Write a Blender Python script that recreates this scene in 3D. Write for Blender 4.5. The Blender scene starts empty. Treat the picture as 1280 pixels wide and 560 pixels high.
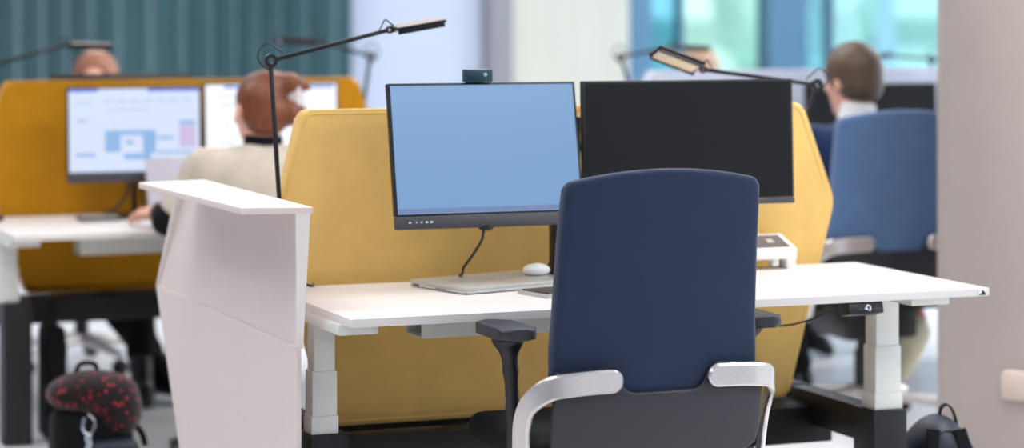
import bpy, bmesh, math, random
import numpy as np
from mathutils import Vector, Matrix

random.seed(7)
PI = math.pi
SC = bpy.context.scene
COL = SC.collection


# ------------------------------------------------------------------ materials
def lin(c):
    out = []
    for v in c:
        v = v / 255.0
        out.append(v / 12.92 if v <= 0.04045 else ((v + 0.055) / 1.055) ** 2.4)
    return (out[0], out[1], out[2], 1.0)


def mat(name, rgb, rough=0.5, metal=0.0, vary=0.06, scale=30.0, bump=0.0, bscale=400.0, sheen=0.0, coat=0.0, spec=0.5, stretch=None):
    m = bpy.data.materials.new(name)
    m.use_nodes = True
    nt = m.node_tree
    b = nt.nodes['Principled BSDF']
    b.inputs['Roughness'].default_value = rough
    b.inputs['Metallic'].default_value = metal
    b.inputs['Specular IOR Level'].default_value = spec
    if sheen:
        b.inputs['Sheen Weight'].default_value = sheen
        b.inputs['Sheen Roughness'].default_value = 0.5
    if coat:
        b.inputs['Coat Weight'].default_value = coat
        b.inputs['Coat Roughness'].default_value = 0.1
    tc = nt.nodes.new('ShaderNodeTexCoord')
    mp = nt.nodes.new('ShaderNodeMapping')
    nt.links.new(tc.outputs['Object'], mp.inputs['Vector'])
    if stretch:
        mp.inputs['Scale'].default_value = stretch
    n = nt.nodes.new('ShaderNodeTexNoise')
    n.inputs['Scale'].default_value = scale
    n.inputs['Detail'].default_value = 4
    nt.links.new(mp.outputs['Vector'], n.inputs['Vector'])
    r = nt.nodes.new('ShaderNodeValToRGB')
    c = lin(rgb)
    r.color_ramp.elements[0].position = 0.3
    r.color_ramp.elements[1].position = 0.7
    r.color_ramp.elements[0].color = tuple(max(0, v * (1 - vary)) for v in c[:3]) + (1,)
    r.color_ramp.elements[1].color = tuple(min(1, v * (1 + vary)) for v in c[:3]) + (1,)
    nt.links.new(n.outputs['Fac'], r.inputs['Fac'])
    nt.links.new(r.outputs['Color'], b.inputs['Base Color'])
    if bump:
        n2 = nt.nodes.new('ShaderNodeTexNoise')
        n2.inputs['Scale'].default_value = bscale
        nt.links.new(mp.outputs['Vector'], n2.inputs['Vector'])
        bp = nt.nodes.new('ShaderNodeBump')
        bp.inputs['Strength'].default_value = bump
        bp.inputs['Distance'].default_value = 0.002
        nt.links.new(n2.outputs['Fac'], bp.inputs['Height'])
        nt.links.new(bp.outputs['Normal'], b.inputs['Normal'])
    return m


def weave(name, rgb, rough=0.9, amt=0.12, freq=420.0, sheen=0.2):
    """A woven cloth: two crossed waves over a little noise."""
    m = mat(name, rgb, rough=rough, vary=0.05, scale=14, sheen=sheen, spec=0.2)
    nt = m.node_tree
    b = nt.nodes['Principled BSDF']
    tc = nt.nodes['Texture Coordinate']
    hs = []
    for ax in ('X', 'Z'):
        w = nt.nodes.new('ShaderNodeTexWave')
        w.bands_direction = ax
        w.inputs['Scale'].default_value = freq / 6.28
        w.inputs['Distortion'].default_value = 1.2
        w.inputs['Detail'].default_value = 1
        nt.links.new(tc.outputs['Object'], w.inputs['Vector'])
        hs.append(w)
    mul = nt.nodes.new('ShaderNodeMath')
    mul.operation = 'MULTIPLY'
    nt.links.new(hs[0].outputs['Fac'], mul.inputs[0])
    nt.links.new(hs[1].outputs['Fac'], mul.inputs[1])
    ramp = [n for n in nt.nodes if n.type == 'VALTORGB'][0]
    mix = nt.nodes.new('ShaderNodeMix')
    mix.data_type = 'RGBA'
    mix.blend_type = 'MULTIPLY'
    mr = nt.nodes.new('ShaderNodeMapRange')
    mr.inputs['To Min'].default_value = 1 - amt
    mr.inputs['To Max'].default_value = 1.0
    nt.links.new(mul.outputs[0], mr.inputs['Value'])
    mix.inputs['Factor'].default_value = 1.0
    nt.links.new(ramp.outputs['Color'], mix.inputs['A'])
    nt.links.new(mr.outputs['Result'], mix.inputs['B'])
    nt.links.new(mix.outputs['Result'], b.inputs['Base Color'])
    bp = nt.nodes.new('ShaderNodeBump')
    bp.inputs['Strength'].default_value = 0.25
    bp.inputs['Distance'].default_value = 0.001
    nt.links.new(mul.outputs[0], bp.inputs['Height'])
    nt.links.new(bp.outputs['Normal'], b.inputs['Normal'])
    return m


def glow(name, rgb, strength, rough=0.25):
    m = mat(name, (12, 13, 16), rough=rough, vary=0.02)
    b = m.node_tree.nodes['Principled BSDF']
    b.inputs['Emission Color'].default_value = lin(rgb)
    b.inputs['Emission Strength'].default_value = strength * 1.46
    return m


M = {}
M['desk_white'] = mat('desk white laminate', (228, 222, 218), rough=0.35, vary=0.012, scale=6, stretch=(1, 9, 9))
M['panel_white'] = mat('panel white laminate', (226, 212, 206), rough=0.45, vary=0.008, scale=5, stretch=(9, 9, 1))
M['metal_white'] = mat('powder coated white steel', (226, 226, 220), rough=0.4, vary=0.015, bump=0.05, bscale=900)
M['metal_black'] = mat('powder coated black steel', (14, 15, 18), rough=0.5, vary=0.08, bump=0.05, bscale=900)
M['yellow'] = weave('straw yellow felt', (240, 198, 116))
M['mustard'] = weave('mustard felt', (200, 138, 14))  # mustard tone deepened; dimmer light at the far bench put into colour
M['pale_felt'] = weave('pale lavender grey felt', (205, 210, 226))
M['navy'] = weave('navy chair cloth', (40, 52, 77), freq=520, sheen=0.2)
M['blue'] = weave('mid blue chair cloth', (84, 113, 152), freq=520, sheen=0.3)  # navy cloth lightened; stronger light on the man's chair put into colour
M['shell'] = mat('charcoal plastic', (40, 40, 47), rough=0.42, vary=0.05, bump=0.08, bscale=1500)
M['black'] = mat('black plastic', (18, 18, 22), rough=0.4, vary=0.06, bump=0.05, bscale=1200)
M['rubber'] = mat('black rubber', (18, 18, 20), rough=0.7, vary=0.05)
M['alu'] = mat('brushed aluminium', (214, 208, 204), rough=0.3, metal=0.85, vary=0.06, scale=60, stretch=(1, 1, 8))
M['chrome'] = mat('polished metal', (220, 225, 232), rough=0.15, metal=1.0, vary=0.03)
M['silver'] = mat('silver laptop shell', (190, 190, 186), rough=0.35, metal=0.35, vary=0.02)
M['white_plastic'] = mat('white plastic', (240, 240, 236), rough=0.35, vary=0.015)
M['grey_plastic'] = mat('grey plastic', (92, 88, 92), rough=0.45, vary=0.05)
M['bezel'] = mat('monitor bezel', (22, 24, 29), rough=0.4, vary=0.05)
M['chin'] = mat('monitor chin charcoal', (66, 64, 70), rough=0.5, vary=0.06, bump=0.1, bscale=1500)
M['screen_off'] = mat('black matte screen', (15, 15, 17), rough=0.5, vary=0.03, spec=0.25)
M['screen_blue'] = glow('plain blue lit screen', (122, 164, 210), 0.92)
M['cable'] = mat('black cable', (22, 26, 26), rough=0.5, vary=0.05)
M['teal_black'] = mat('dark teal webcam plastic', (16, 58, 70), rough=0.35, vary=0.05)
M['lens'] = mat('glass lens', (150, 190, 205), rough=0.08, vary=0.02, coat=1.0)
M['mark_white'] = mat('white print', (235, 238, 240), rough=0.5, vary=0.01)
M['mark_dark'] = mat('dark print', (20, 26, 36), rough=0.5, vary=0.01)
M['lamp_black'] = mat('lamp black metal', (34, 33, 36), rough=0.38, metal=0.4, vary=0.05)
M['lamp_brown'] = mat('lamp head bronze grey', (112, 96, 94), rough=0.4, metal=0.5, vary=0.05)
M['diffuser'] = mat('lamp diffuser', (236, 234, 228), rough=0.35, vary=0.01)
M['skin'] = mat('skin', (232, 176, 152), rough=0.5, vary=0.05, scale=25)
M['hair_auburn'] = mat('auburn hair', (118, 64, 34), rough=0.42, vary=0.3, scale=60, bump=0.5, bscale=180, stretch=(1, 1, 0.25))
M['hair_ginger'] = mat('ginger hair', (150, 98, 72), rough=0.45, vary=0.25, scale=60, bump=0.5, bscale=180)
M['hair_brown'] = mat('dark brown hair', (84, 66, 49), rough=0.5, vary=0.25, scale=70, bump=0.5, bscale=200, stretch=(1, 1, 0.3))
M['hair_blond'] = mat('dark blond hair', (168, 140, 112), rough=0.5, vary=0.2, scale=70, bump=0.5, bscale=200)
M['cream_cloth'] = mat('cream jacket cloth', (206, 194, 178), rough=0.9, vary=0.10, scale=9, bump=1.0, bscale=14, spec=0.2, stretch=(1.6, 1.6, 0.6))
M['black_cloth'] = weave('black cloth', (16, 17, 21), freq=300, sheen=0.03)
M['navy_cloth'] = weave('navy suit cloth', (34, 50, 92), freq=300)
M['white_cloth'] = weave('white shirt cloth', (240, 240, 240), freq=300)
M['grey_cloth'] = weave('grey jumper cloth', (110, 115, 124), freq=300)
M['shoe_black'] = mat('black shoe leather', (20, 20, 24), rough=0.35, vary=0.05)
M['sole_cream'] = mat('cream rubber sole', (222, 216, 188), rough=0.6, vary=0.05)
M['sock_pink'] = weave('pink sock', (222, 150, 150), freq=400)
M['eye_white'] = mat('eye white', (236, 234, 230), rough=0.2, vary=0.01)
M['clip'] = mat('pearl white hair clip', (232, 226, 226), rough=0.2, vary=0.08, scale=90, coat=0.6)
M['bag_black'] = weave('black bag cloth', (18, 18, 22), freq=250, sheen=0.03)
M['pack_navy'] = mat('blue black nylon', (24, 33, 48), rough=0.5, vary=0.2, scale=18, bump=0.3, bscale=120)
M['concrete'] = mat('pale concrete', (166, 156, 150), rough=0.75, vary=0.03, scale=5, bump=0.1, bscale=120)
M['socket_beige'] = mat('beige socket plastic', (200, 182, 172), rough=0.5, vary=0.02)
M['paper'] = mat('white paper', (236, 236, 238), rough=0.7, vary=0.01)
M['wall_white'] = mat('blue white paint', (198, 208, 226), rough=0.7, vary=0.01, scale=2)
M['wall_cream'] = mat('cream timber slats', (214, 212, 198), rough=0.6, vary=0.03, scale=6, stretch=(4, 4, 0.2))
M['trim_grey'] = mat('grey column paint', (146, 146, 152), rough=0.6, vary=0.02)
M['frame_blue'] = mat('blue grey window frame', (92, 134, 164), rough=0.45, vary=0.03)
M['curtain'] = weave('dark teal curtain', (74, 110, 118), freq=200, sheen=0.3)
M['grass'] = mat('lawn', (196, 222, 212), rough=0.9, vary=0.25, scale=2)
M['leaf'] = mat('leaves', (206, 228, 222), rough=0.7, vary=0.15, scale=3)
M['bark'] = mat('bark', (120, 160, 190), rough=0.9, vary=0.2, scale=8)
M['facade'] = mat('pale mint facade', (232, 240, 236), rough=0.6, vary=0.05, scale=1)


def floor_material():
    m = mat('polished pale floor', (236, 235, 236), rough=0.28, vary=0.03, scale=1.2)
    nt = m.node_tree
    b = nt.nodes['Principled BSDF']
    n = nt.nodes.new('ShaderNodeTexNoise')
    n.inputs['Scale'].default_value = 3
    mr = nt.nodes.new('ShaderNodeMapRange')
    mr.inputs['To Min'].default_value = 0.2
    mr.inputs['To Max'].default_value = 0.38
    nt.links.new(n.outputs['Fac'], mr.inputs['Value'])
    nt.links.new(mr.outputs['Result'], b.inputs['Roughness'])
    return m


M['floor'] = floor_material()


def glass_material(name, tint):
    m = bpy.data.materials.new(name)
    m.use_nodes = True
    nt = m.node_tree
    nt.nodes.clear()
    o = nt.nodes.new('ShaderNodeOutputMaterial')
    t = nt.nodes.new('ShaderNodeBsdfTransparent')
    t.inputs['Color'].default_value = tint
    g = nt.nodes.new('ShaderNodeBsdfGlossy')
    g.inputs['Roughness'].default_value = 0.05
    fr = nt.nodes.new('ShaderNodeFresnel')
    fr.inputs['IOR'].default_value = 1.45
    mx = nt.nodes.new('ShaderNodeMixShader')
    nt.links.new(fr.outputs[0], mx.inputs[0])
    nt.links.new(t.outputs[0], mx.inputs[1])
    nt.links.new(g.outputs[0], mx.inputs[2])
    nt.links.new(mx.outputs[0], o.inputs['Surface'])
    return m


M['glass'] = glass_material('pale mint tinted glass', (0.84, 0.97, 0.96, 1))
M['glass_blue'] = glass_material('pale blue tinted glass', (0.70, 0.89, 0.94, 1))
M['glass_teal'] = glass_material('deep turquoise tinted glass', (0.38, 0.68, 0.80, 1))


def floral_material():
    """Black cloth printed with small red and pink roses."""
    m = weave('rose print cloth', (30, 22, 24), freq=250)
    nt = m.node_tree
    b = nt.nodes['Principled BSDF']
    tc = nt.nodes['Texture Coordinate']
    v = nt.nodes.new('ShaderNodeTexVoronoi')
    v.inputs['Scale'].default_value = 52
    nt.links.new(tc.outputs['Object'], v.inputs['Vector'])
    r = nt.nodes.new('ShaderNodeValToRGB')
    e = r.color_ramp.elements
    e[0].position = 0.0
    e[0].color = lin((196, 84, 88))
    e[1].position = 0.34
    e[1].color = lin((30, 20, 22))
    x = e.new(0.16)
    x.color = lin((160, 40, 48))
    x = e.new(0.28)
    x.color = lin((96, 24, 32))
    nt.links.new(v.outputs['Distance'], r.inputs['Fac'])
    nt.links.new(r.outputs['Color'], b.inputs['Base Color'])
    return m


M['floral'] = floral_material()


# ------------------------------------------------------------------ mesh helpers
def finish(name, bm, m, parent=None, sharp=35):
    me = bpy.data.meshes.new(name)
    bmesh.ops.recalc_face_normals(bm, faces=bm.faces[:])
    bm.to_mesh(me)
    bm.free()
    for p in me.polygons:
        p.use_smooth = True
    me.set_sharp_from_angle(angle=math.radians(sharp))
    o = bpy.data.objects.new(name, me)
    COL.objects.link(o)
    me.materials.append(M[m] if isinstance(m, str) else m)
    if parent is not None:
        o.parent = parent
    return o


def tag(o, label, cat, group=None, kind=None):
    o['label'] = label
    if cat:
        o['category'] = cat
    if group:
        o['group'] = group
    if kind:
        o['kind'] = kind
    return o


def thing(name, label, cat, loc=(0, 0, 0), rz=0.0, group=None):
    o = bpy.data.objects.new(name, None)
    o.empty_display_size = 0.1
    COL.objects.link(o)
    o.location = loc
    o.rotation_euler = (0, 0, rz)
    return tag(o, label, cat, group)


def box(bm, x0, x1, y0, y1, z0, z1, bev=0.0, seg=2, mtx=None):
    r = bmesh.ops.create_cube(bm, size=1.0)
    vs = r['verts']
    for v in vs:
        v.co = Vector(((x0 + x1) / 2 + v.co.x * (x1 - x0), (y0 + y1) / 2 + v.co.y * (y1 - y0), (z0 + z1) / 2 + v.co.z * (z1 - z0)))
    if bev:
        es = list({e for v in vs for e in v.link_edges})
        rr = bmesh.ops.bevel(bm, geom=es, offset=bev, segments=seg, profile=0.5, affect='EDGES')
        vs = list({v for v in rr['verts']} | {v for v in vs if v.is_valid})
    if mtx is not None:
        for v in vs:
            v.co = mtx @ v.co
    return vs


def B(*boxes, bev=0.0, mtx=None):
    bm = bmesh.new()
    for b in boxes:
        box(bm, *b, bev=bev, mtx=mtx)
    return bm


def prism(bm, pts, axis, a0, a1, bev=0.0, seg=2, mtx=None):
    """Extrude a 2D outline. axis 'y': pts are (x,z); 'x': pts are (y,z); 'z': pts are (x,y)."""
    def P(p, a):
        if axis == 'y':
            return Vector((p[0], a, p[1]))
        if axis == 'x':
            return Vector((a, p[0], p[1]))
        return Vector((p[0], p[1], a))
    lo = [bm.verts.new(P(p, a0)) for p in pts]
    hi = [bm.verts.new(P(p, a1)) for p in pts]
    n = len(pts)
    fs = [bm.faces.new(lo), bm.faces.new(hi[::-1])]
    for i in range(n):
        bm.faces.new((lo[i], hi[i], hi[(i + 1) % n], lo[(i + 1) % n]))
    vs = lo + hi
    if bev:
        es = list(fs[0].edges) + list(fs[1].edges)
        rr = bmesh.ops.bevel(bm, geom=es, offset=bev, segments=seg, profile=0.5, affect='EDGES')
        vs = list({v for v in rr['verts']} | {v for v in vs if v.is_valid})
    if mtx is not None:
        for v in vs:
            v.co = mtx @ v.co
    return vs


def round_poly(pts, r, n=5):
    out = []
    k = len(pts)
    for i in range(k):
        p = Vector(pts[i])
        a = Vector(pts[i - 1]) - p
        b = Vector(pts[(i + 1) % k]) - p
        rr = r[i] if isinstance(r, (list, tuple)) else r
        d = min(rr, a.length * 0.45, b.length * 0.45)
        if d < 1e-5:
            out.append(tuple(p))
            continue
        s = p + a.normalized() * d
        e = p + b.normalized() * d
        for j in range(n + 1):
            t = j / n
            q = s * (1 - t) ** 2 + p * 2 * t * (1 - t) + e * t ** 2
            out.append((q.x, q.y))
    return out


def catmull(pts, n=8):
    P = [Vector(p) for p in pts]
    if len(P) < 3:
        return P
    out = []
    for i in range(len(P) - 1):
        p0 = P[i - 1] if i > 0 else P[0] * 2 - P[1]
        p1, p2 = P[i], P[i + 1]
        p3 = P[i + 2] if i + 2 < len(P) else P[-1] * 2 - P[-2]
        for j in range(n):
            t = j / n
            out.append(0.5 * ((2 * p1) + (p2 - p0) * t + (2 * p0 - 5 * p1 + 4 * p2 - p3) * t * t + (3 * p1 - p0 - 3 * p2 + p3) * t ** 3))
    out.append(P[-1])
    return out


def tube(bm, pts, r, seg=10, smooth=False, n=8):
    P = catmull(pts, n) if smooth else [Vector(p) for p in pts]
    rad = r if isinstance(r, (list, tuple)) else None
    rings = []
    up = None
    for i, p in enumerate(P):
        t = (P[min(i + 1, len(P) - 1)] - P[max(i - 1, 0)]).normalized()
        if up is None:
            up = Vector((0, 0, 1)) if abs(t.z) < 0.9 else Vector((1, 0, 0))
        a = t.cross(up).normalized()
        up = a.cross(t).normalized()
        f = i / (len(P) - 1)
        rr = r if rad is None else rad[0] + (rad[-1] - rad[0]) * f
        rings.append([bm.verts.new(p + (a * math.cos(2 * PI * k / seg) + up * math.sin(2 * PI * k / seg)) * rr) for k in range(seg)])
    for i in range(len(rings) - 1):
        for k in range(seg):
            bm.faces.new((rings[i][k], rings[i][(k + 1) % seg], rings[i + 1][(k + 1) % seg], rings[i + 1][k]))
    bm.faces.new(rings[0][::-1])
    bm.faces.new(rings[-1])


def T(pts, r, seg=10, smooth=True, n=8):
    bm = bmesh.new()
    tube(bm, pts, r, seg, smooth, n)
    return bm


def lathe(bm, prof, seg=28, mtx=None, a0=0.0):
    """prof: (radius, z) from bottom to top, closed on the axis by caps."""
    rings = []
    for (r, z) in prof:
        ring = []
        for k in range(seg):
            a = a0 + 2 * PI * k / seg
            co = Vector((r * math.cos(a), r * math.sin(a), z))
            ring.append(bm.verts.new(mtx @ co if mtx is not None else co))
        rings.append(ring)
    for i in range(len(rings) - 1):
        for k in range(seg):
            bm.faces.new((rings[i][k], rings[i][(k + 1) % seg], rings[i + 1][(k + 1) % seg], rings[i + 1][k]))
    bm.faces.new(rings[0][::-1])
    bm.faces.new(rings[-1])


def L(prof, seg=28, mtx=None):
    bm = bmesh.new()
    lathe(bm, prof, seg, mtx)
    return bm


def ring(bm, mtx, R, r, depth, seg=28):
    """A flat annulus (outer R, inner r) of the given depth along local z."""
    vs = []
    for k in range(seg):
        a = 2 * PI * k / seg
        c, s = math.cos(a), math.sin(a)
        vs.append([bm.verts.new(mtx @ Vector((q * c, q * s, z))) for q, z in ((r, -depth / 2), (R, -depth / 2), (R, depth / 2), (r, depth / 2))])
    for k in range(seg):
        a, b = vs[k], vs[(k + 1) % seg]
        for j in range(4):
            bm.faces.new((a[j], a[(j + 1) % 4], b[(j + 1) % 4], b[j]))


def sweep(bm, pts, widths, w, t, n=8, endround=True):
    """A flat band along pts; widths gives the width direction at each point."""
    P = catmull(pts, n)
    Wd = catmull([tuple(Vector(q) * 1.0) for q in widths], n)
    rows = []
    N = len(P)
    for i, p in enumerate(P):
        tg = (P[min(i + 1, N - 1)] - P[max(i - 1, 0)]).normalized()
        wd = (Wd[i] - tg * Wd[i].dot(tg)).normalized()
        th = tg.cross(wd).normalized()
        c = min(t * 0.35, 0.005)
        hw, ht = w / 2, t / 2
        prof = [(-hw + c, -ht), (hw - c, -ht), (hw, -ht + c), (hw, ht - c), (hw - c, ht), (-hw + c, ht), (-hw, ht - c), (-hw, -ht + c)]
        rows.append([bm.verts.new(p + wd * a + th * b) for a, b in prof])
    k = 8
    for i in range(N - 1):
        for j in range(k):
            bm.faces.new((rows[i][j], rows[i][(j + 1) % k], rows[i + 1][(j + 1) % k], rows[i + 1][j]))
    bm.faces.new(rows[0][::-1])
    bm.faces.new(rows[-1])


# ------------------------------------------------------------------ soft bodies grown from blended shapes
class Field:
    """A blended volume: add rounded limbs and ellipsoids, cut, then skin it with a smooth quad mesh."""

    def __init__(self, lo, hi, h):
        self.h = h
        self.lo = np.array(lo, float)
        self.n = np.ceil((np.array(hi, float) - self.lo) / h).astype(int) + 1
        self.f = np.full(tuple(self.n), 0.2, np.float32)

    def _sub(self, lo, hi):
        i0 = np.clip(np.floor((np.array(lo) - self.lo) / self.h).astype(int), 0, self.n)
        i1 = np.clip(np.ceil((np.array(hi) - self.lo) / self.h).astype(int) + 1, 0, self.n)
        if np.any(i1 <= i0):
            return None, None
        ax = [self.lo[k] + self.h * np.arange(i0[k], i1[k]) for k in range(3)]
        g = np.stack(np.meshgrid(*ax, indexing='ij'), -1)
        return tuple(slice(i0[k], i1[k]) for k in range(3)), g

    def _join(self, s, d, k, cut=False):
        a = self.f[s]
        d = d.astype(np.float32)
        if cut:
            if k > 0:
                h = np.clip(0.5 - 0.5 * (a + d) / k, 0, 1)
                self.f[s] = a + (-d - a) * h + k * h * (1 - h)
            else:
                self.f[s] = np.maximum(a, -d)
            return
        if k > 0:
            h = np.clip(0.5 + 0.5 * (d - a) / k, 0, 1)
            self.f[s] = d + (a - d) * h - k * h * (1 - h)
        else:
            self.f[s] = np.minimum(a, d)

    def limb(self, a, b, ra, rb, k=0.02, cut=False):
        a, b = np.array(a, float), np.array(b, float)
        R = max(ra, rb) + k + 3 * self.h
        s, g = self._sub(np.minimum(a, b) - R, np.maximum(a, b) + R)
        if s is None:
            return
        ab = b - a
        t = np.clip(((g - a) @ ab) / max(ab @ ab, 1e-9), 0, 1)
        d = np.linalg.norm(g - a - t[..., None] * ab, axis=-1) - (ra + (rb - ra) * t)
        self._join(s, d, k, cut)

    def chain(self, pts, rs, k=0.02):
        for i in range(len(pts) - 1):
            self.limb(pts[i], pts[i + 1], rs[i], rs[i + 1], k)

    def ell(self, c, r, k=0.02, rot=None, cut=False):
        c, r = np.array(c, float), np.array(r, float)
        R = r.max() + k + 3 * self.h
        s, g = self._sub(c - R, c + R)
        if s is None:
            return
        q = g - c
        if rot is not None:
            q = q @ np.array(rot)
        k0 = np.linalg.norm(q / r, axis=-1)
        k1 = np.linalg.norm(q / (r * r), axis=-1)
        d = k0 * (k0 - 1.0) / np.maximum(k1, 1e-6)
        self._join(s, d, k, cut)

    def slab(self, c, half, r, k=0.0, rot=None, cut=False):
        c, half = np.array(c, float), np.array(half, float)
        R = np.linalg.norm(half) + r + k + 3 * self.h
        s, g = self._sub(c - R, c + R)
        if s is None:
            return
        q = g - c
        if rot is not None:
            q = q @ np.array(rot)
        e = np.abs(q) - (half - r)
        d = np.linalg.norm(np.maximum(e, 0), axis=-1) + np.minimum(e.max(-1), 0) - r
        self._join(s, d, k, cut)

    def keep(self, p, nrm):
        """Trim away everything on the side the normal points to."""
        s, g = self._sub(self.lo, self.lo + self.h * self.n)
        self.f = np.maximum(self.f, ((g - np.array(p)) @ np.array(nrm)).astype(np.float32))

    def custom(self, fn):
        s, g = self._sub(self.lo, self.lo + self.h * self.n)
        self.f[s] = fn(g).astype(np.float32)

    def mesh(self, name, m, parent=None):
        f = self.f
        f = np.pad(f, 1, constant_values=0.2)
        lo = self.lo - self.h
        ins = f < 0
        nx, ny, nz = f.shape
        cnt = np.zeros((nx - 1, ny - 1, nz - 1), np.int8)
        for dx in (0, 1):
            for dy in (0, 1):
                for dz in (0, 1):
                    cnt += ins[dx:nx - 1 + dx, dy:ny - 1 + dy, dz:nz - 1 + dz]
        act = (cnt > 0) & (cnt < 8)
        ci = np.argwhere(act)
        idx = np.full(act.shape, -1, np.int64)
        idx[act] = np.arange(len(ci))
        acc = np.zeros((len(ci), 3))
        num = np.zeros(len(ci))
        cor = [(a, b, c) for a in (0, 1) for b in (0, 1) for c in (0, 1)]
        for a in cor:
            for ax in range(3):
                if a[ax] == 1:
                    continue
                b = list(a)
                b[ax] = 1
                fa = f[ci[:, 0] + a[0], ci[:, 1] + a[1], ci[:, 2] + a[2]]
                fb = f[ci[:, 0] + b[0], ci[:, 1] + b[1], ci[:, 2] + b[2]]
                cr = (fa < 0) != (fb < 0)
                t = np.where(cr, fa / np.where(cr, fa - fb, 1), 0)
                p = np.tile(np.array(a, float), (len(ci), 1))
                p[:, ax] += t
                acc[cr] += p[cr]
                num[cr] += 1
        V = lo + self.h * (ci + acc / num[:, None])
        F = []
        for ax in range(3):
            u, v = (ax + 1) % 3, (ax + 2) % 3
            sl0 = [slice(None)] * 3
            sl1 = [slice(None)] * 3
            sl0[ax] = slice(0, -1)
            sl1[ax] = slice(1, None)
            a, b = ins[tuple(sl0)], ins[tuple(sl1)]
            e = np.argwhere(a != b)
            flip = a[e[:, 0], e[:, 1], e[:, 2]]
            quad = []
            for du, dv in ((0, 0), (1, 0), (1, 1), (0, 1)):
                q = e.copy()
                q[:, u] -= du
                q[:, v] -= dv
                quad.append(idx[q[:, 0], q[:, 1], q[:, 2]])
            Q = np.stack(quad, 1)
            Q[flip] = Q[flip][:, ::-1]
            F.append(Q[(Q >= 0).all(1)])
        F = np.concatenate(F)
        me = bpy.data.meshes.new(name)
        me.from_pydata(V.tolist(), [], F[:, ::-1].tolist())
        me.validate()
        bm = bmesh.new()
        bm.from_mesh(me)
        bmesh.ops.smooth_vert(bm, verts=bm.verts[:], factor=0.5, use_axis_x=True, use_axis_y=True, use_axis_z=True)
        bmesh.ops.recalc_face_normals(bm, faces=bm.faces[:])
        bm.to_mesh(me)
        bm.free()
        for p in me.polygons:
            p.use_smooth = True
        me.materials.append(M[m] if isinstance(m, str) else m)
        o = bpy.data.objects.new(name, me)
        COL.objects.link(o)
        if parent is not None:
            o.parent = parent
        return o


def poly_sdf(px, pz, pts):
    """Signed distance to a 2D outline, vectorised."""
    P = np.array(pts, float)
    d = np.full(px.shape, 1e9)
    s = np.ones(px.shape)
    n = len(P)
    for i in range(n):
        a, b = P[i], P[i - 1]
        ex, ez = b - a
        wx, wz = px - a[0], pz - a[1]
        t = np.clip((wx * ex + wz * ez) / (ex * ex + ez * ez), 0, 1)
        d = np.minimum(d, (wx - ex * t) ** 2 + (wz - ez * t) ** 2)
        c1, c2, c3 = pz >= a[1], pz < b[1], ex * wz > ez * wx
        fl = (c1 & c2 & c3) | (~c1 & ~c2 & ~c3)
        s = np.where(fl, -s, s)
    return s * np.sqrt(d)


def curved_slab(name, outline, depth, rnd, curve, lo, hi, h, m, parent):
    """An outline in x,z given a thickness in y and bent by curve(x,z)."""
    F = Field(lo, hi, h)

    def fn(g):
        d2 = poly_sdf(g[..., 0], g[..., 2], outline) + rnd
        dy = np.abs(g[..., 1] - curve(g[..., 0], g[..., 2])) - (depth / 2 - rnd)
        return np.minimum(np.maximum(d2, dy), 0) + np.sqrt(np.maximum(d2, 0) ** 2 + np.maximum(dy, 0) ** 2) - rnd
    F.custom(fn)
    return F.mesh(name, m, parent)


def copy_tree(o, parent=None):
    c = o.copy()
    COL.objects.link(c)
    if parent is not None:
        c.parent = parent
    for ch in list(o.children):
        copy_tree(ch, c)
    return c


def struct(o, label):
    return tag(o, label, None, None, 'structure')


# ------------------------------------------------------------------ the room
WY = 9.8
struct(finish('floor', B((-9, 12, -11, WY + 0.2, -0.1, 0.0)), 'floor'), 'pale polished office floor')
struct(finish('ceiling', B((-9, 12, -11, WY + 0.2, 3.0, 3.1)), 'wall_white'), 'white office ceiling')
struct(finish('wall_back', B((-9, 4.1, WY, WY + 0.2, 0, 3.0), (5.1, 12, WY, WY + 0.2, 0, 0.93)), 'wall_white'), 'pale blue white painted back wall')
struct(finish('wall_left', B((-9.2, -9, -11, WY + 0.2, 0, 3.0)), 'wall_white'), 'white wall at the left end of the office')
struct(finish('wall_front', B((-9, 12, -11.2, -11, 0, 3.0)), 'wall_white'), 'white wall behind the photographer')
struct(finish('trim_1', B((4.08, 4.25, WY - 0.12, WY + 0.2, 0, 3.0), bev=0.01), 'trim_grey'), 'grey vertical column edge beside the cream wall panel')  # shading at the pale wall's end, built as a grey strip

bm = bmesh.new()
x = 4.25
while x < 5.09:
    box(bm, x, x + 0.083, WY - 0.06, WY + 0.2, 0, 3.0, bev=0.003, seg=1)
    x += 0.085
struct(finish('wall_panel', bm, 'wall_cream'), 'cream vertical panelling between the grey column edge and the window')


def window(n, x0, mull, x1, label, pane='glass'):
    w = struct(finish('window_%d' % n, B((x0, x0 + 0.17, WY - 0.05, WY + 0.15, 0.93, 3.0), (x1 - 0.12, x1, WY - 0.05, WY + 0.15, 0.93, 3.0),
                                         (x0, x1, WY - 0.04, WY + 0.14, 0.93, 0.98), (x0, x1, WY - 0.04, WY + 0.14, 2.9, 3.0),
                                         (mull, mull + 0.03, WY - 0.01, WY + 0.1, 0.98, 2.9), bev=0.004), 'frame_blue'), label)
    finish('side_pane', B((x0 + 0.15, mull + 0.015, WY + 0.03, WY + 0.045, 0.96, 2.92)), 'glass_teal', w)
    finish('main_pane', B((mull + 0.015, x1 - 0.1, WY + 0.03, WY + 0.045, 0.96, 2.92)), pane, w)
    return w


window(1, 5.1, 5.50, 6.27, 'tall blue framed window beside the cream panelling')
window(2, 6.27, 6.64, 9.2, 'tall blue framed window behind the seated man', 'glass_blue')

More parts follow.
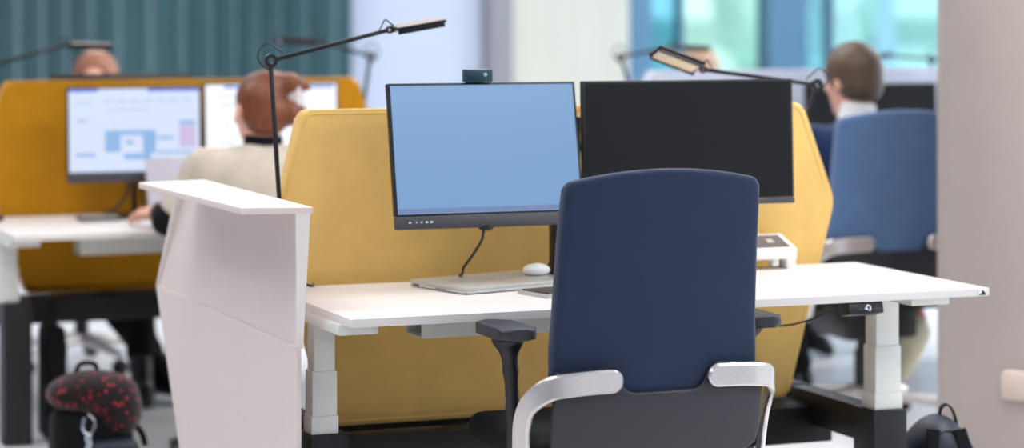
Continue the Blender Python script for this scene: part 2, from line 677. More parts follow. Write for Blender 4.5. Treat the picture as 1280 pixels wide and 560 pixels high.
# the round column on the right
struct(finish('pillar', L([(0.42, 0.0), (0.42, 3.0)], seg=72, mtx=Matrix.Translation((2.83, 1.43, 0))), 'concrete'), 'round pale concrete pillar at the right')
t = thing('wall_socket', 'small pale socket box fixed on the round pillar at knee height', 'socket', (2.83, 1.43, 0.285), -1.02)  # made-up box standing in for an unidentified pale blob
finish('plate', B((-0.045, 0.045, -0.446, -0.405, -0.045, 0.045), bev=0.019), 'socket_beige', t)
finish('socket_face', B((-0.022, 0.022, -0.4485, -0.444, -0.022, 0.022), bev=0.002), 'socket_beige', t)

# curtain
bm = bmesh.new()
rows = []
xx = np.linspace(0.2, 3.12, 420)
for i, xv in enumerate(xx):
    ph = (xv + 0.035 * math.sin(xv * 5.1)) * 2 * PI / 0.168
    dy = 0.055 * math.sin(ph) + 0.016 * math.sin(2 * ph + 0.7)
    rows.append([bm.verts.new((xv, WY - 0.22 + dy * (1 + 0.1 * math.sin(xv * 9 + q)), zz)) for q, zz in enumerate((0.02, 0.8, 1.6, 2.3, 2.96))])
for i in range(len(rows) - 1):
    for j in range(4):
        bm.faces.new((rows[i][j], rows[i + 1][j], rows[i + 1][j + 1], rows[i][j + 1]))
cu = finish('curtain', bm, 'curtain', sharp=80)
sm = cu.modifiers.new('thick', 'SOLIDIFY')
sm.thickness = 0.004
tag(cu, 'dark teal floor length curtain hanging in deep folds on the back wall', 'curtain')

# outside the windows
struct(finish('ground', B((-25, 60, WY + 0.25, 90, -0.6, -0.12)), 'grass'), 'lawn outside the windows')


def blob(bm, c, r, seed, sub=4, amp=0.22):
    rnd = random.Random(seed)
    res = bmesh.ops.create_icosphere(bm, subdivisions=sub, radius=1.0)
    ph = [(rnd.uniform(2, 7), rnd.uniform(2, 7), rnd.uniform(2, 7), rnd.uniform(0, 6)) for _ in range(6)]
    for v in res['verts']:
        n = v.co.normalized()
        d = sum(math.sin(a * n.x * 2 + b * n.y * 2 + c_ * n.z * 2 + q) for a, b, c_, q in ph) / 6
        v.co = Vector(c) + Vector((n.x * r[0], n.y * r[1], n.z * r[2])) * (1 + amp * d)


def shrub(x, y, r, h, seed, label):
    bm = bmesh.new()
    for k in range(5):
        rr = random.Random(seed + k)
        blob(bm, (x + rr.uniform(-r, r) * 0.6, y + rr.uniform(-r, r) * 0.4, h * (0.35 + 0.5 * rr.random())), (r * 0.7, r * 0.6, h * 0.42), seed + k, sub=3)
    o = finish('shrub', bm, 'leaf', sharp=80)
    tag(o, label, 'shrub', 'shrubs outside the windows')


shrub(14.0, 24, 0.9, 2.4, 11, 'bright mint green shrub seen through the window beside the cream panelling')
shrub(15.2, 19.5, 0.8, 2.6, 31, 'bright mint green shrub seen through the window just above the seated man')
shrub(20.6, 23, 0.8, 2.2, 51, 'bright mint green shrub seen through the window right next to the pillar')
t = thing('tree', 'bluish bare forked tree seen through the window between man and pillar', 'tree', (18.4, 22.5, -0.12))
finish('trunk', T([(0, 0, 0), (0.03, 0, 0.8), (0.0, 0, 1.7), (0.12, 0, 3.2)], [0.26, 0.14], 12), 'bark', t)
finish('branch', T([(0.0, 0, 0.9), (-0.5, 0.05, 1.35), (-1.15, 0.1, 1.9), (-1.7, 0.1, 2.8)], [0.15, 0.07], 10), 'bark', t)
finish('branch', T([(0.0, 0, 0.6), (0.6, 0.05, 1.0), (1.2, 0.1, 1.8), (1.5, 0.1, 3.0)], [0.15, 0.07], 10), 'bark', t)
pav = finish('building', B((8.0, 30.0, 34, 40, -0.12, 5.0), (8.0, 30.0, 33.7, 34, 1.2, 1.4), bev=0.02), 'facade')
tag(pav, 'pale blue building across the lawn outside the windows', 'building')
for q in range(9):
    finish('pilaster', B((8.4 + q * 2.5, 8.8 + q * 2.5, 33.6, 34.1, -0.12, 5.0)), 'wall_white', pav)


# ------------------------------------------------------------------ desks, dividers, side panel
def leg_mesh(x0, x1, y0, y1, zb, zt):
    """Telescopic column of three sleeves with a little plinth."""
    bm = bmesh.new()
    w = (zt - zb)
    box(bm, x0 + 0.004, x1 - 0.004, y0 + 0.003, y1 - 0.003, zb + w * 0.5, zt, bev=0.003)
    box(bm, x0, x1, y0, y1, zb + 0.03, zb + w * 0.555, bev=0.003)
    box(bm, x0 - 0.003, x1 + 0.003, y0 - 0.003, y1 + 0.003, zb, zb + 0.042, bev=0.003)
    return bm


def desk(name, label, loc, W, D, h, legs, tray, beam, group, panel_x=None, rz=0.0):
    t = thing(name, label, 'desk', loc, rz, group)
    th = 0.018
    bm = bmesh.new()
    prism(bm, round_poly([(0, 0), (W, 0), (W, D), (0, D)], 0.006), 'z', h - th, h, bev=0.002)
    finish('desk_top', bm, 'desk_white', t)
    for (x0, x1, y0, y1, zb, fx0, fx1) in legs:
        lg = finish('leg', leg_mesh(x0, x1, y0, y1, zb, h - th - 0.02), 'metal_white', t)
        bm = B((x0 - 0.012, x1 + 0.02, 0.06, D - 0.05, h - th - 0.024, h - th), bev=0.002)
        for yy in (0.12, 0.2, D - 0.14):
            lathe(bm, [(0.006, 0), (0.006, 0.004)], 12, Matrix.Translation(((x0 + x1) / 2, yy, h - th - 0.028)))
        finish('top_support', bm, 'metal_white', t)
        bm = bmesh.new()
        prism(bm, [(fx0, 0.0), (fx1, 0.0), (fx1 - 0.003, zb), (fx0 - 0.004, zb)], 'y', y0 - 0.012, y1 + 0.03, bev=0.003)
        finish('foot', bm, 'metal_black', t)
        finish('cross_beam', B((fx0 + 0.015, fx1 - 0.02, y1 + 0.025, D + 0.06, zb - 0.09, zb - 0.004), bev=0.003), 'metal_black', t)
    bx0, bx1, by0, by1, bz0, bz1 = beam
    bm = B((bx0, bx1, by0, by1, bz0, bz1), bev=0.003)
    finish('long_beam', bm, 'metal_black', t)
    tx0, tx1, ty0, ty1, tz0 = tray
    bm = bmesh.new()
    prism(bm, [(ty0, tz0), (ty1, tz0), (ty1, h - th), (ty1 - 0.003, h - th), (ty1 - 0.003, tz0 + 0.003), (ty0 + 0.003, tz0 + 0.003), (ty0 + 0.003, h - th), (ty0, h - th)], 'x', tx0, tx1)
    finish('cable_tray', bm, 'metal_white', t)
    if panel_x:
        a, b = panel_x
        rot = Matrix.Translation((0, 0.0, 0)) @ Matrix.Translation(((a + b) / 2, 0.012, h - th - 0.016)) @ Matrix.Rotation(math.radians(-14), 4, 'X')
        hw = (b - a) / 2
        p = finish('height_control', B((-hw, hw, -0.008, 0.04, -0.0135, 0.0135), bev=0.002, mtx=rot), 'black', t)
        for q in (-0.3, 0.62):
            bm = bmesh.new()
            for s in (-1, 1):
                tube(bm, [rot @ Vector((hw * q + 0.006 * s, -0.0085, 0.003)), rot @ Vector((hw * q, -0.0085, 0.003 + 0.003 * s))], 0.0007, 6)
            tube(bm, [rot @ Vector((hw * q - 0.007, -0.0085, -0.003)), rot @ Vector((hw * q + 0.007, -0.0085, -0.003))], 0.0007, 6)
            finish('button_mark', bm, 'grey_plastic', p)
        bm = bmesh.new()
        tube(bm, [rot @ Vector((q, -0.0087, w)) for q, w in ((0.0, 0.001), (0.004, 0.005), (0.010, 0.003), (0.010, -0.004), (0.007, -0.008))], 0.0022, 6, True)
        tube(bm, [rot @ Vector((q, -0.0087, w)) for q, w in ((-0.004, -0.001), (0.003, -0.004))], 0.0028, 6)
        finish('logo', bm, 'mark_white', p)
    return t


near = desk('standing_desk', 'white standing desk in front with blue chair, two monitors and black steel base', (0, 0, 0), 1.6, 0.641, 0.74,
            [(0.003, 0.062, 0.29, 0.345, 0.445, 0.0, 0.088), (1.433, 1.506, 0.25, 0.31, 0.42, 1.425, 1.518)],
            (0.268, 1.08, 0.30, 0.41, 0.648), (0.05, 1.5, 0.585, 0.66, 0.285, 0.381), 'white standing desks', (1.219, 1.311))
# the maker's little tag at the front corner
tg = finish('corner_tag', B((1.567, 1.588, -0.0016, 0.0005, 0.7235, 0.7385), bev=0.0006), 'mark_white', near)
bm = bmesh.new()
prism(bm, [(1.569, 0.7245), (1.5865, 0.7245), (1.5865, 0.729), (1.579, 0.7365), (1.5755, 0.733), (1.577, 0.7285), (1.569, 0.7275)], 'y', -0.0022, -0.0014)
finish('logo', bm, 'mark_dark', tg)
# thin lead of the height control
finish('control_cable', T([(1.25, 0.03, 0.715), (1.235, 0.12, 0.69), (1.235, 0.24, 0.65), (1.20, 0.33, 0.63), (1.12, 0.38, 0.65)], 0.0022, 8), 'cable', near)
finish('beam_plate', B((1.2, 1.47, 0.60, 0.765, 0.372, 0.384), bev=0.002), 'metal_black', near)

far = desk('standing_desk', 'white standing desk at the far left where the woman works', (-0.255, 2.58, 0), 1.50, 0.705, 0.705,
           [(0.01, 0.075, 0.32, 0.38, 0.462, 0.03, 0.118), (1.34, 1.405, 0.32, 0.38, 0.462, 1.33, 1.42)],
           (0.285, 1.2, 0.37, 0.47, 0.60), (0.09, 1.38, 0.66, 0.74, 0.345, 0.43), 'white standing desks')
opp = desk('standing_desk', 'white standing desk hidden behind the straw yellow divider', (1.53, 1.43, 0), 1.48, 0.641, 0.74,
           [(0.02, 0.085, 0.29, 0.345, 0.42, 0.01, 0.105), (1.38, 1.445, 0.29, 0.345, 0.42, 1.37, 1.46)],
           (0.268, 1.08, 0.30, 0.41, 0.648), (0.05, 1.42, 0.62, 0.66, 0.285, 0.381), 'white standing desks', rz=PI)
opf = desk('standing_desk', 'white standing desk behind the mustard divider at the far left', (1.24, 4.10, 0), 1.46, 0.68, 0.72,
           [(0.02, 0.085, 0.29, 0.345, 0.42, 0.01, 0.105), (1.36, 1.425, 0.29, 0.345, 0.42, 1.35, 1.44)],
           (0.268, 1.08, 0.30, 0.41, 0.63), (0.05, 1.40, 0.62, 0.68, 0.33, 0.42), 'white standing desks', rz=PI)
mand = desk('standing_desk', 'white standing desk in front of the seated man at the right', (2.27, 2.78, 0), 1.6, 0.70, 0.73,
            [(0.02, 0.085, 0.32, 0.38, 0.42, 0.01, 0.105), (1.45, 1.52, 0.32, 0.38, 0.42, 1.44, 1.53)],
            (0.3, 1.2, 0.37, 0.47, 0.64), (0.05, 1.5, 0.66, 0.74, 0.33, 0.42), 'white standing desks')
opm = desk('standing_desk', 'white standing desk on the far side of the pale divider', (3.85, 4.42, 0), 1.56, 0.70, 0.73,
           [(0.02, 0.085, 0.32, 0.38, 0.42, 0.01, 0.105), (1.42, 1.49, 0.32, 0.38, 0.42, 1.41, 1.50)],
           (0.3, 1.2, 0.37, 0.47, 0.64), (0.05, 1.45, 0.66, 0.74, 0.33, 0.42), 'white standing desks', rz=PI)


def divider(label, pts, y0, y1, m, loc, group, bev=0.010):
    """Upholstered six-sided screen: cushion, piped seam and steel brackets below."""
    t = thing('desk_divider', label, 'divider', loc, 0, group)
    out = round_poly(pts, [0.022, 0.022, 0.03, 0.012, 0.012, 0.03])
    bm = bmesh.new()
    prism(bm, out, 'y', y0, y1, bev=bev, seg=4)
    finish('cushion', bm, m, t, sharp=50)
    cx = sum(p[0] for p in out) / len(out)
    cz = sum(p[1] for p in out) / len(out)
    bm = bmesh.new()
    lp = [(p[0] + (bev if p[0] < cx else -bev), y0 + 0.0008, p[1] - (bev if p[1] > cz else -bev)) for p in out]
    tube(bm, lp + [lp[0]], 0.0022, 6)
    finish('piping', bm, m, t)
    xs = [p[0] for p in pts]
    zb = min(p[1] for p in pts)
    for q in (0.3, 0.7):
        xq = min(xs) + (max(xs) - min(xs)) * q
        finish('bracket', B((xq - 0.03, xq + 0.03, y0 + 0.008, y1 - 0.008, zb - 0.012, zb + 0.02), bev=0.001), 'metal_black', t)
    return t


divider('straw yellow felt divider behind the two near monitors', [(0.096, 1.161), (1.464, 1.161), (1.56, 0.902), (1.423, 0.392), (0.165, 0.392), (0.035, 0.902)], 0.68, 0.725, 'yellow', (0, 0, 0), 'felt desk dividers')
divider('deep mustard felt divider behind the woman\'s two lit screens', [(-0.154, 1.161), (1.10, 1.161), (1.19, 0.88), (1.06, 0.44), (-0.08, 0.44), (-0.22, 0.88)], 3.31, 3.365, 'mustard', (0, 0, 0), 'felt desk dividers', bev=0.022)
divider('pale lavender grey felt divider under the window behind the man', [(2.34, 1.168), (3.86, 1.168), (3.95, 0.9), (3.8, 0.43), (2.42, 0.43), (2.28, 0.9)], 3.50, 3.55, 'pale_felt', (0, 0, 0), 'felt desk dividers')

# folded side panel with its shelf
t = thing('side_panel', 'white folded end panel with shelf on top, left of the near desk', 'panel', (-0.06, 0.7, 0))
NT, NF, NB = 0.165, 0.160, 0.160           # near edge at shelf, fold and floor
FT, FF, FB = 1.235, 1.475, 1.045           # far edge at shelf, fold and floor
oy, ox = -0.7, 0.06
bm = bmesh.new()
prism(bm, [(NF + oy, 0.664), (FF + oy, 0.664), (FB + oy, 0.0), (NB + oy, 0.0)], 'x', -0.072 + ox, -0.062 + ox, bev=0.001, seg=1)
finish('lower_panel', bm, 'panel_white', t)
bm = bmesh.new()
vs = [bm.verts.new((xx + ox, yy + oy, zz)) for xx, yy, zz in (
    (-0.068, NF + 0.008, 0.664), (-0.068, FF - 0.012, 0.664), (-0.050, FT - 0.012, 0.955), (-0.050, NT + 0.008, 0.955),
    (-0.060, NF + 0.008, 0.664), (-0.060, FF - 0.012, 0.664), (-0.042, FT - 0.012, 0.955), (-0.042, NT + 0.008, 0.955))]
for q in ((0, 1, 2, 3), (7, 6, 5, 4), (0, 4, 5, 1), (1, 5, 6, 2), (2, 6, 7, 3), (3, 7, 4, 0)):
    bm.faces.new([vs[i] for i in q])
finish('upper_panel', bm, 'panel_white', t)
for (ya, yb, wd) in ((NT, NF, 0.010), (FT - 0.014, FF - 0.014, 0.014)):
    bm = bmesh.new()
    vs = [bm.verts.new((xx + ox, yy + oy, zz)) for xx, yy, zz in (
        (-0.072, yb, 0.660), (-0.058, yb, 0.660), (-0.040, ya, 0.956), (-0.072, ya, 0.956),
        (-0.072, yb + wd, 0.660), (-0.058, yb + wd, 0.660), (-0.040, ya + wd, 0.956), (-0.072, ya + wd, 0.956))]
    for q in ((0, 1, 2, 3), (7, 6, 5, 4), (0, 4, 5, 1), (1, 5, 6, 2), (2, 6, 7, 3), (3, 7, 4, 0)):
        bm.faces.new([vs[i] for i in q])
    finish('end_rim', bm, 'desk_white', t)
bm = bmesh.new()
prism(bm, [(-0.187 + 0.06, 0.20 - 0.7), (-0.034 + 0.06, 0.165 - 0.7), (-0.034 + 0.06, 1.10 - 0.7), (-0.215 + 0.06, 1.06 - 0.7)], 'z', 0.955, 0.970, bev=0.002)
finish('shelf', bm, 'panel_white', t)


# ------------------------------------------------------------------ monitors
def monitor(label, loc, w, h, tilt, chin, scr, group, rz=0.0, dots=False, mark=False, depth=0.028):
    """Origin at the middle of the lower edge of the front."""
    t = thing('monitor', label, 'monitor', loc, rz, group)
    R = Matrix.Rotation(-tilt, 4, 'X')
    bm = bmesh.new()
    box(bm, -w / 2, w / 2, 0.0, depth * 0.6, chin + 0.001, h, bev=0.002, mtx=R)
    box(bm, -w / 2 + 0.02, w / 2 - 0.02, depth * 0.55, depth, chin + 0.02, h - 0.02, bev=0.006, mtx=R)
    box(bm, -0.09, 0.09, depth, depth + 0.02, h * 0.35, h * 0.65, bev=0.004, mtx=R)
    hs = finish('housing', bm, 'bezel', t)
    c = finish('chin', B((-w / 2, w / 2, -0.003, depth * 0.6, 0, chin), bev=0.003, mtx=R), 'chin', t)
    bz = 0.007
    s = finish('screen', B((-w / 2 + bz, w / 2 - bz, -0.0012, 0.004, chin + 0.004, h - 0.006), mtx=R), scr, t)
    if dots:
        for q, ww in ((0.034, 0.0052), (0.051, 0.002), (0.063, 0.004), (0.076, 0.006), (0.088, 0.006)):
            bm = bmesh.new()
            box(bm, -w / 2 + q - ww / 2, -w / 2 + q + ww / 2, -0.004, -0.002, chin * 0.5 - 0.0018, chin * 0.5 + 0.0018, mtx=R)
            finish('button_mark', bm, 'mark_white', c)
        finish('joystick', L([(0.010, -0.005), (0.018, 0.0), (0.018, 0.006)], 20, R @ Matrix.Translation((-0.012, 0.008, -0.003))), 'black', t)
    return t, R, s


mL, RL, sL = monitor('left near monitor with plain blue lit screen and webcam on top', (0.487, 0.415, 0.889), 0.482, 0.347, math.radians(11), 0.031, 'screen_blue', 'near monitors', dots=True)
# a faint bar along the foot of the blue picture
M['screen_bar'] = glow('lavender blue screen bar', (128, 152, 198), 0.75)
finish('task_bar', B((-0.233, 0.233, -0.0018, 0.0, 0.0365, 0.048), mtx=RL), 'screen_bar', sL)
mR, RR, sR = monitor('right near monitor with black blank screen', (1.026, 0.445, 0.919), 0.576, 0.312, math.radians(2.2), 0.014, 'screen_off', 'near monitors', mark=True)

# monitor stand between the two near monitors
t = thing('monitor_stand', 'black post stand on the near desk holding both near monitors', 'monitor stand', (0.758, 0.575, 0.74))
finish('base', B((-0.075, 0.075, -0.08, 0.055, 0, 0.012), bev=0.004), 'grey_plastic', t)
finish('post', B((-0.052, 0.02, -0.019, 0.019, 0.01, 0.40), bev=0.005), 'black', t)
bm = bmesh.new()
tube(bm, [(-0.27, -0.085, 0.33), (-0.12, -0.02, 0.325), (0, 0.0, 0.325), (0.13, -0.03, 0.325), (0.27, -0.088, 0.335)], 0.012, 12, True)
finish('arm', bm, 'black', t)
finish('cable_clip', B((0.024, 0.034, -0.016, 0.016, 0.045, 0.13), bev=0.002), 'white_plastic', t)

# webcam on the left monitor
t = thing('webcam', 'small dark teal webcam clipped on top of the blue screen monitor', 'webcam', (0.474, 0.478, 1.2305))
finish('body', B((-0.035, 0.035, -0.012, 0.016, 0.0, 0.031), bev=0.003), 'teal_black', t)
bm = L([(0.0046, 0), (0.0046, 0.003), (0.003, 0.004)], 16, Matrix.Translation((0.014, -0.012, 0.018)) @ Matrix.Rotation(PI / 2, 4, 'X'))
finish('lens', bm, 'lens', t)
finish('clip', B((-0.02, 0.02, 0.010, 0.035, -0.03, 0.004), bev=0.002), 'teal_black', t)

c = finish('power_cable', T([(0.478, 0.445, 0.895), (0.477, 0.448, 0.87), (0.474, 0.455, 0.85), (0.455, 0.475, 0.81), (0.446, 0.50, 0.784), (0.455, 0.53, 0.768), (0.47, 0.60, 0.752), (0.48, 0.65, 0.7445)], 0.0034, 10), 'cable')
tag(c, 'black cable hanging from the blue screen monitor down to the desk', 'cable')
c = finish('power_cable', T([(0.735, 0.575, 0.80), (0.715, 0.585, 0.785), (0.70, 0.60, 0.762), (0.685, 0.625, 0.746), (0.66, 0.66, 0.742)], 0.0034, 10), 'cable')
tag(c, 'short black cable beside the white mouse at the foot of the monitor stand', 'cable')

# laptop, mouse, keyboard
ang = math.atan2(0.078, 0.29)
t = thing('laptop', 'closed silver laptop lying on the near desk under the blue screen', 'laptop', (0.385, 0.325, 0.74), ang)
bm = bmesh.new()
prism(bm, round_poly([(0, 0), (0.335, 0), (0.335, 0.235), (0, 0.235)], 0.012), 'z', 0.0025, 0.0095, bev=0.002)
finish('base', bm, 'silver', t)
bm = bmesh.new()
prism(bm, round_poly([(0.001, 0.001), (0.334, 0.001), (0.334, 0.234), (0.001, 0.234)], 0.012), 'z', 0.0102, 0.0165, bev=0.0015)
finish('lid', bm, 'silver', t)
for px, py in ((0.02, 0.02), (0.315, 0.02), (0.02, 0.21), (0.315, 0.21)):
    finish('rubber_foot', B((px - 0.01, px + 0.01, py - 0.008, py + 0.008, 0, 0.003)), 'rubber', t)
finish('port', B((-0.0006, 0.002, 0.19, 0.215, 0.004, 0.008)), 'black', t)
finish('port', B((-0.0006, 0.002, 0.08, 0.12, 0.0045, 0.0065)), 'black', t)

F = Field((-0.05, -0.045, -0.005), (0.05, 0.045, 0.04), 0.002)
F.ell((0, 0, 0.012), (0.036, 0.030, 0.0165), 0)
F.keep((0, 0, 0.001), (0, 0, -1))
t = thing('computer_mouse', 'white rounded computer mouse resting on the closed silver laptop', 'mouse', (0.648, 0.53, 0.7565), 0.3)
F.mesh('shell', 'white_plastic', t)
finish('seam', B((-0.0004, 0.0004, 0.004, 0.027, 0.0265, 0.0284)), 'grey_plastic', t)

t = thing('keyboard', 'thin silver keyboard with black keys beside the laptop, half behind the chair', 'keyboard', (0.535, 0.190, 0.74), 0.21)
bm = bmesh.new()
prism(bm, round_poly([(0, 0), (0.30, 0), (0.30, 0.125), (0, 0.125)], 0.008), 'z', 0.0, 0.0085, bev=0.002)
finish('base', bm, 'silver', t)
bm = bmesh.new()
for r in range(5):
    for k in range(14):
        box(bm, 0.008 + k * 0.0204, 0.008 + k * 0.0204 + 0.0175, 0.009 + r * 0.0222, 0.009 + r * 0.0222 + 0.0185, 0.0085, 0.0118, bev=0.001, seg=1)
finish('keys', bm, 'black', t)

# power box on the right
t = thing('power_box', 'white desk power box with dark top panel against the yellow divider', 'power box', (1.38, 0.60, 0.74))
bm = bmesh.new()
prism(bm, round_poly([(-0.045, 0.026), (0.052, 0.026), (0.052, 0.082), (0.044, 0.082), (-0.045, 0.052)], 0.003), 'x', -0.34, 0.0, bev=0.001)
finish('housing', bm, 'white_plastic', t)
for xa in (-0.026, -0.34):
    finish('foot', B((xa, xa + 0.026, -0.040, 0.045, 0.0, 0.030), bev=0.002), 'white_plastic', t)
sl = math.atan2(0.030, 0.089)
Rb = Matrix.Translation((0, -0.045, 0.052)) @ Matrix.Rotation(sl, 4, 'X')
pn = finish('top_panel', B((-0.325, -0.012, 0.010, 0.086, -0.004, 0.0012), mtx=Rb), 'grey_plastic', t)
finish('socket', B((-0.066, -0.046, 0.036, 0.058, 0.001, 0.004), bev=0.001, mtx=Rb), 'silver', pn)
finish('plug', B((-0.062, -0.042, -0.03, -0.006, 0.006, 0.026), bev=0.003), 'white_plastic', t)


# ------------------------------------------------------------------ lamps
def lamp(label, base, knee, elbow, tip, roll, group, s=1.0, loops=True, base_r=0.05):
    """Two-arm task lamp. base, knee, elbow, tip are points in the room."""
    b, k, e, p = (Vector(q) for q in (base, knee, elbow, tip))
    t = thing('desk_lamp', label, 'lamp', b, 0, group)
    z = Vector((0, 0, 0))
    k, e, p = k - b, e - b, p - b
    d1, d2, d3 = k.normalized(), (e - k).normalized(), (p - e).normalized()
    side = d2.cross(Vector((0, 0, 1))).normalized()
    finish('base', L([(base_r, 0), (base_r + 0.002, 0.004), (base_r + 0.002, 0.012), (base_r - 0.002, 0.016), (0.012, 0.018), (0.011, 0.03)], 32), 'lamp_black', t)

    def bar(a, c, w, d):
        ax = (c - a).normalized()
        x_ = ax.cross(side).normalized()
        R = Matrix((side, x_, ax)).transposed().to_4x4()
        return box_on(a, R, w, d, (c - a).length)

    def box_on(a, R, w, d, ln):
        bm = bmesh.new()
        box(bm, -w / 2, w / 2, -d / 2, d / 2, 0, ln, bev=0.0015 * s, mtx=Matrix.Translation(a) @ R)
        return bm
    finish('lower_arm', bar(Vector((0, 0, 0.02)), k - d1 * 0.014 * s, 0.008 * s, 0.0105 * s), 'lamp_black', t)
    finish('upper_arm', bar(k + d2 * 0.014 * s, e - d2 * 0.007 * s, 0.008 * s, 0.0105 * s), 'lamp_black', t)
    Rj = Matrix((d2, d2.cross(side), side)).transposed().to_4x4()
    bm = bmesh.new()
    ring(bm, Matrix.Translation(k) @ Rj, 0.0165 * s, 0.0075 * s, 0.012 * s)
    finish('knee_joint', bm, 'lamp_black', t)
    bm = bmesh.new()
    ring(bm, Matrix.Translation(e) @ Rj, 0.0095 * s, 0.004 * s, 0.012 * s)
    finish('head_joint', bm, 'lamp_black', t)
    # head: a flat tray with a lit underside
    Rr = Matrix.Rotation(roll, 3, d3)
    sd = Rr @ (d3.cross(Vector((0, 0, 1))).normalized())
    nz = sd.cross(d3).normalized()
    Rh = Matrix((d3, sd, nz)).transposed().to_4x4()
    ln = (p - e).length
    H = Matrix.Translation(e) @ Rh
    bm = bmesh.new()
    box(bm, 0.010 * s, ln, -0.031 * s, 0.031 * s, -0.001 * s, 0.005 * s, bev=0.0015 * s, mtx=H)
    box(bm, 0.014 * s, ln - 0.004 * s, -0.027 * s, -0.022 * s, -0.012 * s, 0.0, mtx=H)
    box(bm, 0.014 * s, ln - 0.004 * s, 0.022 * s, 0.027 * s, -0.012 * s, 0.0, mtx=H)
    hd = finish('lamp_head', bm, 'lamp_black', t)
    finish('head_cover', B((0.014 * s, ln - 0.002 * s, -0.029 * s, 0.029 * s, 0.005 * s, 0.0062 * s), mtx=H), 'lamp_brown', hd)
    finish('diffuser', B((0.022 * s, ln - 0.008 * s, -0.0215 * s, 0.0215 * s, -0.009 * s, -0.001 * s), bev=0.001, mtx=H), 'diffuser', hd)
    if loops:
        up = Vector((0, 0, 1))
        bk = -d2
        pts = [k - d1 * 0.026 * s, k + bk * 0.03 * s + up * 0.006 * s, k + bk * 0.028 * s + up * 0.034 * s, k + bk * 0.006 * s + up * 0.044 * s, k + d2 * 0.016 * s + up * 0.026 * s, k + d2 * 0.032 * s + up * 0.012 * s]
        finish('cable_loop', T([tuple(q) for q in pts], 0.0019 * s, 8), 'cable', t)
        pts = [e - d2 * 0.03 * s, e - d2 * 0.022 * s + up * 0.012 * s, e - d2 * 0.012 * s + up * 0.027 * s, e + up * 0.018 * s, e + d3 * 0.012 * s + up * 0.007 * s]
        finish('cable_loop', T([tuple(q) for q in pts], 0.0017 * s, 8), 'cable', t)
    return t


lamp('black desk lamp rising behind the white end panel, head over the blue screen', (0.045, 0.655, 0.74), (0.018, 0.68, 1.281), (0.32, 0.68, 1.355), (0.458, 0.68, 1.378), math.radians(6), 'black desk lamps', base_r=0.018)
lamp('black desk lamp behind the black screen with its pale underside showing', (1.47, 0.90, 0.74), (1.573, 0.80, 1.202), (1.234, 0.80, 1.246), (1.092, 0.80, 1.296), math.radians(26), 'black desk lamps')
lamp('blurred black desk lamp reaching over the mustard divider from the left edge', (-0.235, 3.16, 0.705), (-0.245, 3.25, 1.205), (0.05, 3.28, 1.285), (0.205, 3.28, 1.28), 0.05, 'black desk lamps', s=1.15)
lamp('blurred black desk lamp between the teal curtain and the pale wall', (1.205, 3.70, 0.72), (1.258, 3.64, 1.231), (1.05, 3.62, 1.285), (0.895, 3.62, 1.296), 0.05, 'black desk lamps', s=1.15)
lamp('blurred black desk lamp in front of the cream panelling and window', (2.30, 3.35, 0.73), (2.226, 3.52, 1.222), (2.456, 3.52, 1.264), (2.594, 3.52, 1.256), 0.05, 'black desk lamps', s=1.1)
lamp('blurred black desk lamp under the window beside the pillar', (3.77, 3.85, 0.73), (3.74, 3.75, 1.20), (3.533, 3.75, 1.214), (3.38, 3.75, 1.222), 0.05, 'black desk lamps', s=1.1)
c = finish('power_cable', T([(0.02, 0.57, 0.79), (0.045, 0.585, 0.768), (0.075, 0.60, 0.752), (0.10, 0.61, 0.744), (0.112, 0.64, 0.7435)], 0.003, 8), 'cable')
tag(c, 'black lamp cable crossing the desk corner next to the white end panel', 'cable')


# ------------------------------------------------------------------ the blue task chair
def back_curve(x, z):
    return -0.262 + 0.42 * x * x - 0.16 * np.maximum(z - 0.70, 0) ** 1.3 + 0.5 * np.maximum(0.60 - z, 0) ** 1.5


